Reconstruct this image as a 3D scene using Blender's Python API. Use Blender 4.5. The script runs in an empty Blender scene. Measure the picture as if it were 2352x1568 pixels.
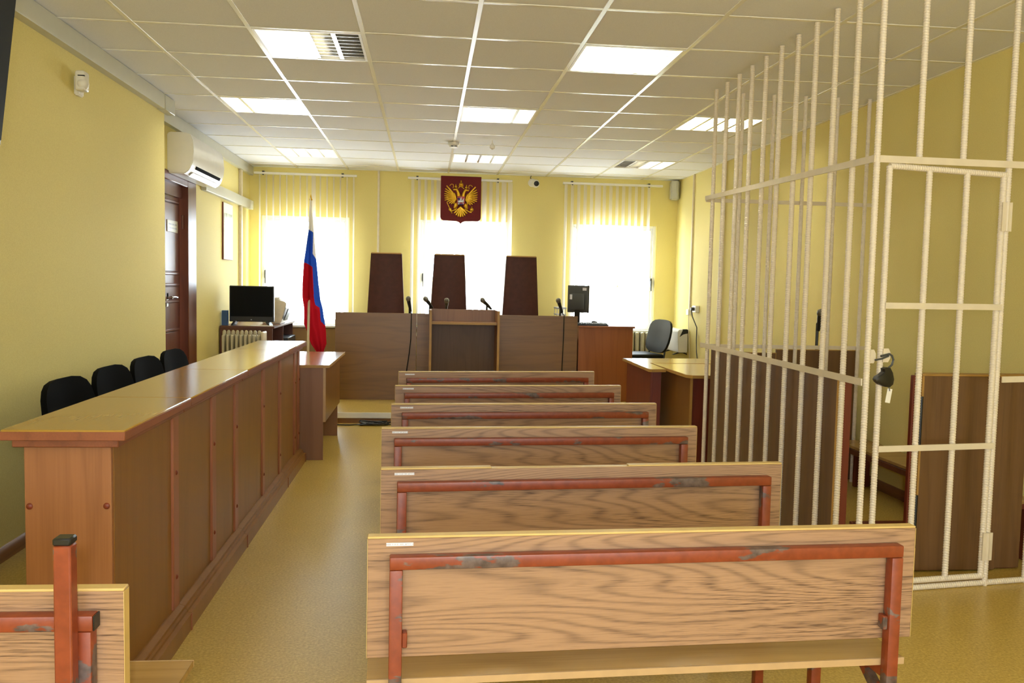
import bpy, bmesh, math, random
from mathutils import Vector, Matrix
random.seed(7)
S = bpy.context.scene
COL = S.collection
PI = math.pi

# ------------------------------------------------------------------ camera
FPX = 1959.8
YAW, PITCH, ROLL = 0.10011, -0.06758, 0.02137
CAM = Vector((0.0, 0.0, 1.357))
cy_, sy_ = math.cos(YAW), math.sin(YAW)
cp_, sp_ = math.cos(PITCH), math.sin(PITCH)
fw = Vector((sy_*cp_, cy_*cp_, sp_)); rt = Vector((cy_, -sy_, 0)); up = rt.cross(fw)
r2 = rt*math.cos(ROLL) + up*math.sin(ROLL); u2 = -rt*math.sin(ROLL) + up*math.cos(ROLL)
cam = bpy.data.cameras.new('camera'); cam.sensor_width = 36.0; cam.lens = FPX/2352*36.0
cam.clip_start = 0.05; cam.clip_end = 200
camo = bpy.data.objects.new('camera', cam); COL.objects.link(camo)
m = Matrix((r2, u2, -fw)).transposed().to_4x4(); m.translation = CAM
camo.matrix_world = m
S.camera = camo

# ------------------------------------------------------------------ view, world, large lights
S.view_settings.view_transform = 'Standard'; S.view_settings.look = 'None'
S.view_settings.gamma = 1.0; S.view_settings.exposure = 0.13
S.view_settings.use_curve_mapping = False
S.cycles.use_denoising = True
S.cycles.max_bounces = 10; S.cycles.diffuse_bounces = 6; S.cycles.glossy_bounces = 4
S.cycles.sample_clamp_indirect = 20.0
S.cycles.caustics_reflective = False; S.cycles.caustics_refractive = False

SKY = 16.0
GROUND = 18.5
TUBE = 34.0
FLASH = 70.0
W = bpy.data.worlds.new('sky'); S.world = W; W.use_nodes = True
bg = W.node_tree.nodes['Background']                      # hazy sky above, pale yard glow below the horizon, raised to light the ceiling
_n = W.node_tree.nodes; _l = W.node_tree.links
_tc = _n.new('ShaderNodeTexCoord'); _sp = _n.new('ShaderNodeSeparateXYZ'); _rp = _n.new('ShaderNodeValToRGB')
_l.new(_tc.outputs['Generated'], _sp.inputs[0]); _ad = _n.new('ShaderNodeMath'); _ad.operation = 'MULTIPLY_ADD'; _ad.inputs[1].default_value = 0.5; _ad.inputs[2].default_value = 0.5
_l.new(_sp.outputs[2], _ad.inputs[0]); _l.new(_ad.outputs[0], _rp.inputs[0])
_rp.color_ramp.elements[0].position = 0.485; _rp.color_ramp.elements[0].color = (0.84, 0.93, 1.0, 1)
_rp.color_ramp.elements[1].position = 0.505; _k = SKY/GROUND; _rp.color_ramp.elements[1].color = (0.76*_k, 0.89*_k, 1.0*_k, 1)
_l.new(_rp.outputs[0], bg.inputs[0]); bg.inputs[1].default_value = GROUND

WIN = [(-1.99, -0.95), (-0.10, 0.996), (1.77, 2.85)]     # the three window openings
WZ0, WZ1, YF, YB = 0.81, 2.115, 10.55, -3.2
FILL_WIN = [(-1.5, 0.0), (1.0, 2.5)]                          # unseen windows added behind the camera to light the near ceiling
for a, b in WIN:                                          # daylight portals in the openings
    l = bpy.data.lights.new('daylight', 'AREA'); l.shape = 'RECTANGLE'; l.size = b-a; l.size_y = WZ1-WZ0
    l.cycles.is_portal = True
    o = bpy.data.objects.new('daylight', l); COL.objects.link(o)
    o.location = ((a+b)/2, YF+0.20, (WZ0+WZ1)/2); o.rotation_euler = (-PI/2, 0, 0)
for a, b in FILL_WIN:  # portals for the added rear windows
    l = bpy.data.lights.new('daylight', 'AREA'); l.shape = 'RECTANGLE'; l.size = b-a; l.size_y = WZ1-WZ0; l.cycles.is_portal = True
    o = bpy.data.objects.new('daylight', l); COL.objects.link(o); o.location = ((a+b)/2, YB-0.22, (WZ0+WZ1)/2); o.rotation_euler = (PI/2, 0, 0)
fl = bpy.data.lights.new('camera_flash', 'POINT'); fl.energy = FLASH; fl.shadow_soft_size = 0.025; fl.color = (1.0, 1.0, 0.98)
flo = bpy.data.objects.new('camera_flash', fl); COL.objects.link(flo); flo.location = (-0.01, -0.13, 1.46)

# ------------------------------------------------------------------ material helpers
def lin(r, g, b):
    f = lambda c: (c/255/12.92) if c/255 <= 0.04045 else ((c/255+0.055)/1.055)**2.4
    return (f(r), f(g), f(b), 1)
class NT:
    def __init__(s, name):
        s.m = bpy.data.materials.new(name); s.m.use_nodes = True; s.t = s.m.node_tree; s.n = s.t.nodes; s.l = s.t.links
        s.b = s.n['Principled BSDF']; s.out = s.n['Material Output']
    def new(s, typ, **kw):
        n = s.n.new(typ)
        for k, v in kw.items(): setattr(n, k, v)
        return n
    def link(s, a, b): s.l.new(a, b)
    def coord(s, scale=(1, 1, 1), rot=(0, 0, 0)):
        tc = s.new('ShaderNodeTexCoord'); mp = s.new('ShaderNodeMapping')
        mp.inputs['Scale'].default_value = scale; mp.inputs['Rotation'].default_value = rot
        s.link(tc.outputs['Object'], mp.inputs['Vector']); return mp.outputs['Vector']
    def noise(s, vec, scale, detail=2, rough=0.5, dist=0.0):
        n = s.new('ShaderNodeTexNoise'); n.inputs['Scale'].default_value = scale; n.inputs['Detail'].default_value = detail
        n.inputs['Roughness'].default_value = rough; n.inputs['Distortion'].default_value = dist
        s.link(vec, n.inputs['Vector']); return n.outputs['Fac']
    def math(s, op, a, b=None):
        n = s.new('ShaderNodeMath', operation=op)
        for i, v in enumerate((a, b)):
            if v is None: continue
            if isinstance(v, (int, float)): n.inputs[i].default_value = v
            else: s.link(v, n.inputs[i])
        return n.outputs[0]
    def ramp(s, fac, stops):
        n = s.new('ShaderNodeValToRGB'); e = n.color_ramp.elements
        while len(e) < len(stops): e.new(0.5)
        for i, (p, c) in enumerate(stops): e[i].position = p; e[i].color = c
        s.link(fac, n.inputs['Fac']); return n.outputs['Color']
    def mix(s, fac, a, b):
        n = s.new('ShaderNodeMix', data_type='RGBA')
        for k, v in ((0, fac), (6, a), (7, b)):
            if isinstance(v, (int, float)): n.inputs[k].default_value = v
            elif isinstance(v, tuple): n.inputs[k].default_value = v
            else: s.link(v, n.inputs[k])
        return n.outputs[2]
    def color(s, c):
        if isinstance(c, tuple): s.b.inputs['Base Color'].default_value = c
        else: s.link(c, s.b.inputs['Base Color'])
    def bump(s, h, strength=0.2, dist=0.002):
        n = s.new('ShaderNodeBump'); n.inputs['Strength'].default_value = strength; n.inputs['Distance'].default_value = dist
        s.link(h, n.inputs['Height']); s.link(n.outputs['Normal'], s.b.inputs['Normal'])
    def set(s, **kw):
        for k, v in kw.items(): s.b.inputs[k.replace('_', ' ')].default_value = v

def plain(name, c, rough=0.5, metal=0.0, var=0.06, scale=12.0, **kw):
    t = NT(name); v = t.coord()
    f = t.noise(v, scale, 3)
    d = tuple(max(0, x*(1-var)) for x in c[:3]) + (1,); e = tuple(min(1, x*(1+var)) for x in c[:3]) + (1,)
    t.color(t.ramp(f, [(0.3, d), (0.7, e)])); t.set(Roughness=rough, Metallic=metal, **kw); return t.m

def wood(name, base, dark, axis, rough=0.4, freq=16.0, fine=0.35, line=0.6, coat=0.0, seed=0.0):
    """laminate with contour grain running along axis ('x','y','z')"""
    t = NT(name)
    lo, hi = 0.42, 4.4
    sc = {'x': (lo, hi, hi), 'y': (hi, lo, hi), 'z': (hi, hi, lo)}[axis]
    tc = t.new('ShaderNodeTexCoord'); oi = t.new('ShaderNodeObjectInfo')
    ad = t.new('ShaderNodeVectorMath', operation='ADD'); t.link(tc.outputs['Object'], ad.inputs[0])
    cm = t.new('ShaderNodeCombineXYZ'); k = t.math('MULTIPLY', oi.outputs['Random'], 7.0)
    for i in range(3): t.link(k, cm.inputs[i])
    t.link(cm.outputs[0], ad.inputs[1])
    def mp(scale):
        mpn = t.new('ShaderNodeMapping'); mpn.inputs['Scale'].default_value = scale
        mpn.inputs['Location'].default_value = (seed, seed, seed); t.link(ad.outputs[0], mpn.inputs['Vector']); return mpn.outputs[0]
    n1 = t.noise(mp(sc), 1.0, 2.0, 0.45, 0.25)
    w = t.math('SINE', t.math('MULTIPLY', n1, freq*2*PI))
    w = t.math('ADD', t.math('MULTIPLY', w, 0.5), 0.5)
    w = t.math('POWER', w, 4.0)
    fs = {'x': (4, 170, 170), 'y': (170, 4, 170), 'z': (170, 170, 4)}[axis]
    n2 = t.noise(mp(fs), 1.0, 2.0, 0.6)
    bs = {'x': (0.4, 9, 9), 'y': (9, 0.4, 9), 'z': (9, 9, 0.4)}[axis]
    n3 = t.noise(mp(bs), 1.0, 1.0, 0.5)
    f = t.math('ADD', t.math('MULTIPLY', w, line), t.math('MULTIPLY', t.math('SUBTRACT', n2, 0.42), fine*2.5))
    f = t.math('ADD', f, t.math('MULTIPLY', t.math('SUBTRACT', n3, 0.5), 0.7))
    t.color(t.ramp(f, [(0.0, base), (1.0, dark)]))
    t.set(Roughness=rough)
    if coat: t.set(Coat_Weight=coat, Coat_Roughness=0.12)
    return t.m

def benchwood(name, base, dark, rough):
    """oak laminate: thin dark pores along x plus nested flame lines"""
    t = NT(name); tc = t.new('ShaderNodeTexCoord'); oi = t.new('ShaderNodeObjectInfo')
    ad = t.new('ShaderNodeVectorMath', operation='ADD'); t.link(tc.outputs['Object'], ad.inputs[0])
    cm = t.new('ShaderNodeCombineXYZ'); k = t.math('MULTIPLY', oi.outputs['Random'], 5.0)
    for i in range(3): t.link(k, cm.inputs[i])
    t.link(cm.outputs[0], ad.inputs[1])
    def mp(sc):
        q = t.new('ShaderNodeMapping'); q.inputs['Scale'].default_value = sc; t.link(ad.outputs[0], q.inputs['Vector']); return q.outputs[0]
    n1 = t.noise(mp((0.5, 1, 6.5)), 1.0, 1.5, 0.45, 0.15)
    w = t.math('POWER', t.math('ADD', t.math('MULTIPLY', t.math('SINE', t.math('MULTIPLY', n1, 215.0)), 0.5), 0.5), 3.0)
    n2 = t.noise(mp((13, 30, 300)), 1.0, 2.0, 0.6)
    dash = t.math('MULTIPLY', t.math('MAXIMUM', t.math('SUBTRACT', n2, 0.47), 0.0), 4.0)
    n3 = t.noise(mp((1.2, 2, 16)), 1.0, 2.0, 0.5)
    gate = t.math('MAXIMUM', t.math('MULTIPLY', t.math('SUBTRACT', n3, 0.36), 3.0), 0.25)
    f = t.math('ADD', t.math('MULTIPLY', w, 0.22), t.math('MULTIPLY', dash, gate))
    f = t.math('ADD', f, t.math('MULTIPLY', t.math('MULTIPLY', w, n2), 0.34))
    t.color(t.ramp(f, [(0.0, base), (1.0, dark)])); t.set(Roughness=rough); return t.m

# ------------------------------------------------------------------ materials
M = {}
def mk():
    t = NT('floor_linoleum'); v = t.coord()
    a = t.noise(v, 95, 4, 0.7); b = t.noise(v, 9, 3, 0.6)
    c = t.ramp(a, [(0.30, lin(166, 136, 62)), (0.5, lin(197, 168, 86)), (0.70, lin(222, 198, 116))])
    t.color(t.mix(t.math('MULTIPLY', b, 0.35), c, lin(160, 131, 60))); t.set(Roughness=0.33); M['floor'] = t.m
    t = NT('yellow_wallpaper'); v = t.coord((160, 160, 260)); a = t.noise(v, 1.0, 2)
    t.color(t.ramp(a, [(0.35, lin(231, 216, 140)), (0.65, lin(239, 225, 150))])); t.set(Roughness=0.75); t.bump(a, 0.12, 0.001); M['wall'] = t.m
    t = NT('mineral_ceiling_tile'); v = t.coord(); a = t.noise(v, 260, 2)
    t.color(t.ramp(a, [(0.3, lin(228, 230, 236)), (0.7, lin(238, 240, 246))])); t.set(Roughness=0.9); t.bump(a, 0.25, 0.001); M['tile'] = t.m
mk()
M['tbar'] = plain('white_tee_bar', lin(240, 238, 226), 0.22, var=0.02)
M['white'] = plain('white_plastic', lin(236, 234, 228), 0.35, var=0.02)
M['warmwhite'] = plain('ivory_trunking', lin(200, 200, 188), 0.4, var=0.02)
M['pvc'] = plain('window_pvc', lin(238, 240, 242), 0.3, var=0.02)
M['black'] = plain('black_plastic', lin(22, 22, 22), 0.35, var=0.15)
M['slot'] = plain('matt_black', lin(16, 14, 12), 0.95, var=0.1, Specular_IOR_Level=0.05)
M['screen'] = plain('tv_screen', lin(13, 14, 13), 0.4, var=0.05, Specular_IOR_Level=0.08)
M['housing'] = plain('lamp_reflector', lin(178, 172, 150), 0.4, var=0.03)
M['radiator'] = plain('shaded_cream_enamel', lin(192, 184, 156), 0.35, var=0.05)  # cream enamel with the shading of the fins put into the colour
M['grille'] = plain('microphone_grille', lin(112, 108, 98), 0.4, 0.6)
M['fabric'] = plain('black_fabric', lin(9, 9, 8), 0.95, var=0.3, scale=220, Specular_IOR_Level=0.12)
M['leatherblack'] = plain('black_leatherette', lin(13, 13, 13), 0.5, var=0.15, Specular_IOR_Level=0.3)
M['leather'] = plain('brown_leather', lin(66, 33, 26), 0.55, var=0.18, scale=18, Specular_IOR_Level=0.3)
M['cream'] = plain('cream_enamel', lin(226, 214, 188), 0.3, var=0.05, scale=30)
M['chrome'] = plain('chrome', lin(200, 200, 200), 0.2, 1.0)
M['alu'] = plain('louvre_aluminium', lin(205, 203, 198), 0.25, 0.9)
M['grey'] = plain('dark_grey_plastic', lin(70, 72, 72), 0.4)
M['bluebox'] = plain('blue_card', lin(52, 84, 132), 0.6)
M['paper'] = plain('paper', lin(238, 236, 230), 0.7, var=0.02)
M['gold'] = plain('gold_paint', lin(206, 160, 40), 0.28, 0.75, var=0.1, scale=60)
M['maroon'] = plain('maroon_velvet', lin(104, 8, 12), 0.75, var=0.12, scale=50)
M['redpaint'] = plain('red_enamel', lin(178, 30, 30), 0.4)
M['silver'] = plain('silver_paint', lin(190, 190, 196), 0.35, 0.6)
M['blue_enamel'] = plain('blue_enamel', lin(40, 44, 110), 0.5)
M['edge'] = plain('yellow_edge_band', lin(206, 176, 112), 0.45, var=0.06, scale=25)
M['edgelight'] = plain('pale_edge_band', lin(186, 154, 112), 0.45, var=0.05, scale=25)
M['edgedull'] = plain('ochre_edge_band', lin(170, 130, 66), 0.45, var=0.06)
M['label'] = plain('label_paper', lin(226, 228, 236), 0.4, var=0.02)
M['bench'] = benchwood('oak_laminate', lin(164, 129, 99), lin(84, 60, 46), 0.42)
M['benchseat'] = wood('oak_seat_laminate', lin(178, 142, 84), lin(140, 108, 60), 'x', 0.22, 9, 0.3, 0.3)
M['barrier'] = wood('walnut_panel', lin(140, 95, 38), lin(112, 72, 28), 'z', 0.4, 5, 0.3, 0.25)
M['barrierend'] = wood('walnut_end_panel', lin(156, 104, 66), lin(126, 80, 48), 'z', 0.4, 7, 0.3, 0.3)
M['barrierpost'] = wood('walnut_post', lin(158, 98, 70), lin(128, 76, 54), 'z', 0.4, 6, 0.3, 0.2)
M['barriertop'] = wood('walnut_counter_top', lin(170, 132, 58), lin(150, 112, 46), 'y', 0.18, 5, 0.2, 0.1)
M['barrieredge'] = wood('walnut_edge', lin(142, 82, 52), lin(104, 58, 36), 'y', 0.4, 6, 0.3, 0.3)
M['judge'] = wood('umber_laminate', lin(132, 94, 48), lin(104, 72, 36), 'x', 0.36, 8, 0.4, 0.28)
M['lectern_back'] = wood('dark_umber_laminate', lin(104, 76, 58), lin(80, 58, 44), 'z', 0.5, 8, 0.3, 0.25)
M['lectern'] = wood('lectern_laminate', lin(146, 102, 66), lin(116, 78, 50), 'z', 0.4, 8, 0.3, 0.25)
M['sidedesk'] = wood('alder_laminate', lin(156, 92, 46), lin(124, 68, 32), 'z', 0.38, 7, 0.3, 0.3)
M['mahogany'] = wood('mahogany', lin(110, 56, 34), lin(78, 36, 22), 'z', 0.36, 8, 0.3, 0.3)
M['redwood'] = wood('red_brown_wood', lin(116, 48, 28), lin(88, 34, 20), 'z', 0.45, 8, 0.3, 0.3)
M['cabinet'] = wood('dark_cabinet_wood', lin(98, 54, 32), lin(72, 38, 22), 'x', 0.4, 8, 0.3, 0.3)
M['cagewood'] = wood('brown_screen_laminate', lin(116, 84, 52), lin(88, 61, 38), 'z', 0.42, 8, 0.4, 0.3)
M['desktop'] = wood('beech_desktop', lin(176, 136, 84), lin(150, 112, 64), 'y', 0.14, 6, 0.3, 0.3)
M['deskleg'] = wood('desk_leg_laminate', lin(142, 102, 76), lin(118, 82, 60), 'z', 0.45, 6, 0.3, 0.3)
M['deskside'] = wood('desk_side_laminate', lin(128, 86, 36), lin(102, 66, 26), 'z', 0.3, 5, 0.3, 0.25)
M['skirting'] = wood('skirting_wood', lin(150, 104, 58), lin(110, 70, 38), 'y', 0.4, 8, 0.4, 0.4)
M['cagepaint'] = plain('ivory_gloss_paint', lin(232, 221, 204), 0.28, var=0.04, scale=40)
M['cagebandpaint'] = plain('ivory_band_paint', lin(226, 214, 192), 0.32, var=0.05, scale=14)

def rust():
    t = NT('rust_red_paint'); oi = t.new('ShaderNodeObjectInfo'); tc = t.new('ShaderNodeTexCoord')
    ad = t.new('ShaderNodeVectorMath', operation='ADD'); t.link(tc.outputs['Object'], ad.inputs[0])
    cm = t.new('ShaderNodeCombineXYZ'); k = t.math('MULTIPLY', oi.outputs['Random'], 13.0)
    for i in range(3): t.link(k, cm.inputs[i])
    t.link(cm.outputs[0], ad.inputs[1])
    mp = t.new('ShaderNodeMapping'); mp.inputs['Scale'].default_value = (3.2, 12, 10); t.link(ad.outputs[0], mp.inputs['Vector'])
    a = t.noise(mp.outputs[0], 1.0, 5, 0.62); b = t.noise(ad.outputs[0], 40, 3)
    f = t.math('ADD', a, t.math('MULTIPLY', t.math('SUBTRACT', b, 0.5), 0.08))
    red = t.ramp(b, [(0.3, lin(120, 52, 26)), (0.7, lin(138, 63, 34))])
    grey = t.ramp(b, [(0.3, lin(66, 52, 48)), (0.7, lin(112, 94, 88))])
    k = t.ramp(f, [(0.565, (0, 0, 0, 1)), (0.58, (1, 1, 1, 1))])
    t.color(t.mix(k, red, grey)); t.set(Roughness=0.4); return t.m
M['rust'] = rust()

def emit(name, c, s):
    t = NT(name); t.set(Emission_Strength=s); t.b.inputs['Emission Color'].default_value = c; t.color((0.8, 0.8, 0.8, 1)); return t.m
M['tubelit'] = emit('lit_fluorescent_tube', (1.0, 0.98, 0.84, 1), TUBE)
M['tubeoff'] = plain('unlit_tube', lin(210, 210, 208), 0.3)

def glass():
    t = NT('window_glass'); g = t.new('ShaderNodeBsdfGlossy'); g.inputs['Roughness'].default_value = 0.02
    tr = t.new('ShaderNodeBsdfTransparent'); mx = t.new('ShaderNodeMixShader'); mx.inputs[0].default_value = 0.06
    t.link(tr.outputs[0], mx.inputs[1]); t.link(g.outputs[0], mx.inputs[2]); t.link(mx.outputs[0], t.out.inputs['Surface']); return t.m
M['glass'] = glass()
def cloth(name, c, tl=0.45):
    t = NT(name); v = t.coord(); a = t.noise(v, 300, 2)
    d = t.new('ShaderNodeBsdfDiffuse'); tr = t.new('ShaderNodeBsdfTranslucent'); mx = t.new('ShaderNodeMixShader'); mx.inputs[0].default_value = tl
    cc = t.ramp(a, [(0.3, tuple(x*0.93 for x in c[:3])+(1,)), (0.7, c)])
    t.link(cc, d.inputs['Color']); t.link(cc, tr.inputs['Color'])
    t.link(d.outputs[0], mx.inputs[1]); t.link(tr.outputs[0], mx.inputs[2]); t.link(mx.outputs[0], t.out.inputs['Surface']); return t.m
M['slat'] = cloth('blind_fabric', lin(240, 234, 222), 0.4)
M['flagwhite'] = cloth('flag_white', lin(232, 226, 214), 0.35)
M['flagblue'] = cloth('flag_blue', lin(44, 84, 186), 0.4)
M['flagred'] = cloth('flag_red', lin(172, 24, 34), 0.4)

def lattice():
    t = NT('lattice_wallpaper'); tc = t.new('ShaderNodeTexCoord'); sp = t.new('ShaderNodeSeparateXYZ'); t.link(tc.outputs['Object'], sp.inputs[0])
    def wv(a): return t.math('SINE', t.math('MULTIPLY', a, 190.0))
    f = t.math('MULTIPLY', wv(t.math('ADD', sp.outputs[0], sp.outputs[2])), wv(t.math('SUBTRACT', sp.outputs[0], sp.outputs[2])))
    t.color(t.ramp(f, [(0.3, lin(146, 112, 66)), (0.62, lin(196, 164, 112))])); t.set(Roughness=0.6); return t.m
M['lattice'] = lattice()

def plaque():
    t = NT('door_plaque'); tc = t.new('ShaderNodeTexCoord'); sp = t.new('ShaderNodeSeparateXYZ'); t.link(tc.outputs['Generated'], sp.inputs[0])
    n = t.noise(t.coord((1, 60, 8)), 1.0, 2)
    z = sp.outputs[2]
    def band(c, w): return t.math('LESS_THAN', t.math('ABSOLUTE', t.math('SUBTRACT', z, c)), w)
    k = t.math('MULTIPLY', t.math('MAXIMUM', band(0.66, 0.07), band(0.34, 0.07)), t.math('GREATER_THAN', n, 0.42))
    y = sp.outputs[1]; k = t.math('MULTIPLY', k, t.math('LESS_THAN', t.math('ABSOLUTE', t.math('SUBTRACT', y, 0.5)), 0.38))
    t.color(t.mix(k, lin(196, 190, 164), lin(120, 116, 98))); t.set(Roughness=0.35); return t.m
M['plaque'] = plaque()
def labelmat():
    t = NT('printed_label'); n = t.noise(t.coord((190, 1, 60)), 1.0, 2)
    tc = t.new('ShaderNodeTexCoord'); sp = t.new('ShaderNodeSeparateXYZ'); t.link(tc.outputs['Generated'], sp.inputs[0])
    k = t.math('MULTIPLY', t.math('GREATER_THAN', n, 0.5), t.math('LESS_THAN', t.math('ABSOLUTE', t.math('SUBTRACT', sp.outputs[2], 0.5)), 0.22))
    t.color(t.mix(t.math('MULTIPLY', k, 0.5), lin(228, 228, 234), lin(120, 120, 140))); t.set(Roughness=0.35); return t.m
M['printlabel'] = labelmat()
def picmat():
    t = NT('landscape_print'); n = t.noise(t.coord((9, 9, 5)), 1.0, 4)
    t.color(t.ramp(n, [(0.35, lin(120, 132, 122)), (0.5, lin(178, 190, 178)), (0.65, lin(214, 220, 210))])); t.set(Roughness=0.25); return t.m
M['print'] = picmat()
def leaf():
    t = NT('tree_leaves'); n = t.noise(t.coord(), 6, 3); t.color(t.ramp(n, [(0.3, lin(110, 160, 80)), (0.7, lin(170, 205, 120))])); t.set(Roughness=0.6); return t.m
M['leaf'] = leaf()
M['ground'] = plain('pale_paving', lin(214, 218, 220), 0.8)
M['facade'] = plain('pale_facade', lin(226, 222, 214), 0.8)

# ------------------------------------------------------------------ mesh helpers
class MB:
    def __init__(s): s.b = bmesh.new(); s.mi = 0
    def _fin(s, fs):
        for f in fs: f.material_index = s.mi
    def box(s, x0, x1, y0, y1, z0, z1, bev=0.0, seg=1):
        r = bmesh.ops.create_cube(s.b, size=1.0)
        vs = r['verts']
        for v in vs: v.co = Vector((x0+(v.co.x+.5)*(x1-x0), y0+(v.co.y+.5)*(y1-y0), z0+(v.co.z+.5)*(z1-z0)))
        fs = list({f for v in vs for f in v.link_faces}); s._fin(fs)
        if bev > 0:
            es = list({e for v in vs for e in v.link_edges})
            bev = min(bev, 0.45*min(abs(x1-x0), abs(y1-y0), abs(z1-z0)))
            r2 = bmesh.ops.bevel(s.b, geom=es, offset=bev, segments=seg, affect='EDGES', profile=0.5)
            s._fin(r2['faces']); vs = list({v for f in r2['faces'] for v in f.verts} | {v for v in vs if v.is_valid})
        return [v for v in vs if v.is_valid]
    def xf(s, vs, mat):
        for v in vs: v.co = mat @ v.co
    def ring(s, c, ax, r, n, u=None):
        ax = ax.normalized()
        if u is None: u = ax.orthogonal().normalized()
        w = ax.cross(u)
        return [s.b.verts.new(c + u*(r*math.cos(2*PI*i/n)) + w*(r*math.sin(2*PI*i/n))) for i in range(n)]
    def skin(s, rings, cap=True, closed=False):
        fs = []
        k = len(rings)
        for i in range(k-1 + (1 if closed else 0)):
            A, B = rings[i], rings[(i+1) % k]; n = len(A)
            for j in range(n): fs.append(s.b.faces.new((A[j], A[(j+1) % n], B[(j+1) % n], B[j])))
        if cap and not closed:
            fs.append(s.b.faces.new(list(reversed(rings[0])))); fs.append(s.b.faces.new(rings[-1]))
        s._fin(fs); return fs
    def cyl(s, p0, p1, r, n=12, r1=None):
        p0, p1 = Vector(p0), Vector(p1); ax = p1-p0; u = ax.orthogonal().normalized()
        s.skin([s.ring(p0, ax, r, n, u), s.ring(p1, ax, r if r1 is None else r1, n, u)])
    def lathe(s, p0, ax, prof, n=14):
        """prof: (dist along axis, radius)"""
        p0, ax = Vector(p0), Vector(ax).normalized(); u = ax.orthogonal().normalized()
        s.skin([s.ring(p0+ax*d, ax, max(r, 1e-4), n, u) for d, r in prof])
    def blob(s, p0, p1, r0, r1, n=10, sq=1.0, flat=None):
        """tapered capsule"""
        p0, p1 = Vector(p0), Vector(p1); ax = (p1-p0); L = ax.length; k = []
        for i in range(4): a = PI/2*(i/3.0); k.append((-r0*math.cos(a), r0*math.sin(a)))
        for i in range(4): a = PI/2*(i/3.0); k.append((L+r1*math.sin(a), r1*math.cos(a)))
        before = set(s.b.verts)
        s.lathe(p0, ax, k, n)
        if flat is not None:
            for v in s.b.verts:
                if v not in before: v.co.y = flat + (v.co.y-flat)*sq
    def ball(s, c, r, n=12, sc=(1, 1, 1)):
        res = bmesh.ops.create_uvsphere(s.b, u_segments=n, v_segments=max(6, n*2//3), radius=r)
        for v in res['verts']: v.co = Vector((v.co.x*sc[0]+c[0], v.co.y*sc[1]+c[1], v.co.z*sc[2]+c[2]))
        s._fin({f for v in res['verts'] for f in v.link_faces})
    def tube(s, pts, r, n=8):
        pts = [Vector(p) for p in pts]; rings = []; u = None
        for i, p in enumerate(pts):
            d = (pts[min(i+1, len(pts)-1)]-pts[max(i-1, 0)]).normalized()
            u = d.orthogonal().normalized() if u is None else (u - d*u.dot(d)).normalized()
            rings.append(s.ring(p, d, r, n, u))
        s.skin(rings)
    def prism(s, poly, axis, a, b, bev=0.0):
        """poly of 2D points extruded along axis from a to b; x:(y,z) y:(x,z) z:(x,y)"""
        f = {'x': lambda p, t: (t, p[0], p[1]), 'y': lambda p, t: (p[0], t, p[1]), 'z': lambda p, t: (p[0], p[1], t)}[axis]
        A = [s.b.verts.new(f(p, a)) for p in poly]; B = [s.b.verts.new(f(p, b)) for p in poly]
        fs = s.skin([A, B])
        if bev > 0:
            es = list({e for q in fs for e in q.edges})
            r = bmesh.ops.bevel(s.b, geom=es, offset=bev, segments=2, affect='EDGES'); s._fin(r['faces'])
    def build(s, name, mat, parent=None, off=None, smooth=True, **props):
        if off is None and parent is not None and parent.get('_world'): off = Vector(parent['_world'])
        if off is not None:
            for v in s.b.verts: v.co -= Vector(off)
        bmesh.ops.recalc_face_normals(s.b, faces=s.b.faces)
        me = bpy.data.meshes.new(name); s.b.to_mesh(me); s.b.free()
        for mm in (mat if isinstance(mat, (list, tuple)) else [mat]): me.materials.append(mm)
        if smooth:
            for p in me.polygons: p.use_smooth = True
            me.set_sharp_from_angle(angle=math.radians(38))
        o = bpy.data.objects.new(name, me); COL.objects.link(o)
        if parent is not None: o.parent = parent
        for k, v in props.items(): o[k] = v
        if off is not None and parent is not None and parent.get('_world'): o['_world'] = tuple(off)
        return o

def thing(name, label, cat, loc=(0, 0, 0), rotz=0.0, group=None, world=False):
    """an Empty at the base; world=True means its parts are written in room coordinates"""
    o = bpy.data.objects.new(name, None); COL.objects.link(o); o.empty_display_size = 0.1
    o.location = loc; o.rotation_euler = (0, 0, rotz); o['label'] = label; o['category'] = cat
    if group: o['group'] = group
    if world: o['_world'] = tuple(loc)
    return o
def tag(o, label, cat, group=None):
    o['label'] = label; o['category'] = cat
    if group: o['group'] = group
    return o
def single(mb, name, mat, label, cat, group=None):
    """a thing that is one mesh: origin moved to the base of its bounds"""
    xs = [v.co for v in mb.b.verts]
    c = Vector(((min(v.x for v in xs)+max(v.x for v in xs))/2, (min(v.y for v in xs)+max(v.y for v in xs))/2, min(v.z for v in xs)))
    o = mb.build(name, mat, None, off=c); o.location = c
    return tag(o, label, cat, group)
def struct(o): o['kind'] = 'structure'; return o
def dup(root, loc, rotz, label, group=None):
    r = root.copy(); COL.objects.link(r); r.location = loc; r.rotation_euler = (0, 0, rotz); r['label'] = label
    if group: r['group'] = group
    for ch in list(root.children):
        c = ch.copy(); COL.objects.link(c); c.parent = r
        for g in list(ch.children):
            d = g.copy(); COL.objects.link(d); d.parent = c
    return r
def B(x0, x1, y0, y1, z0, z1, bev=0.0): mb = MB(); mb.box(x0, x1, y0, y1, z0, z1, bev); return mb

# ------------------------------------------------------------------ the room
HC = 2.683; XR = 3.113; XL = -1.985; XL2 = -2.13; YJ = 6.74
struct(B(-2.6, XR+0.3, YB-0.2, YF+0.3, -0.1, 0.0).build('floor', M['floor']))
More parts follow.
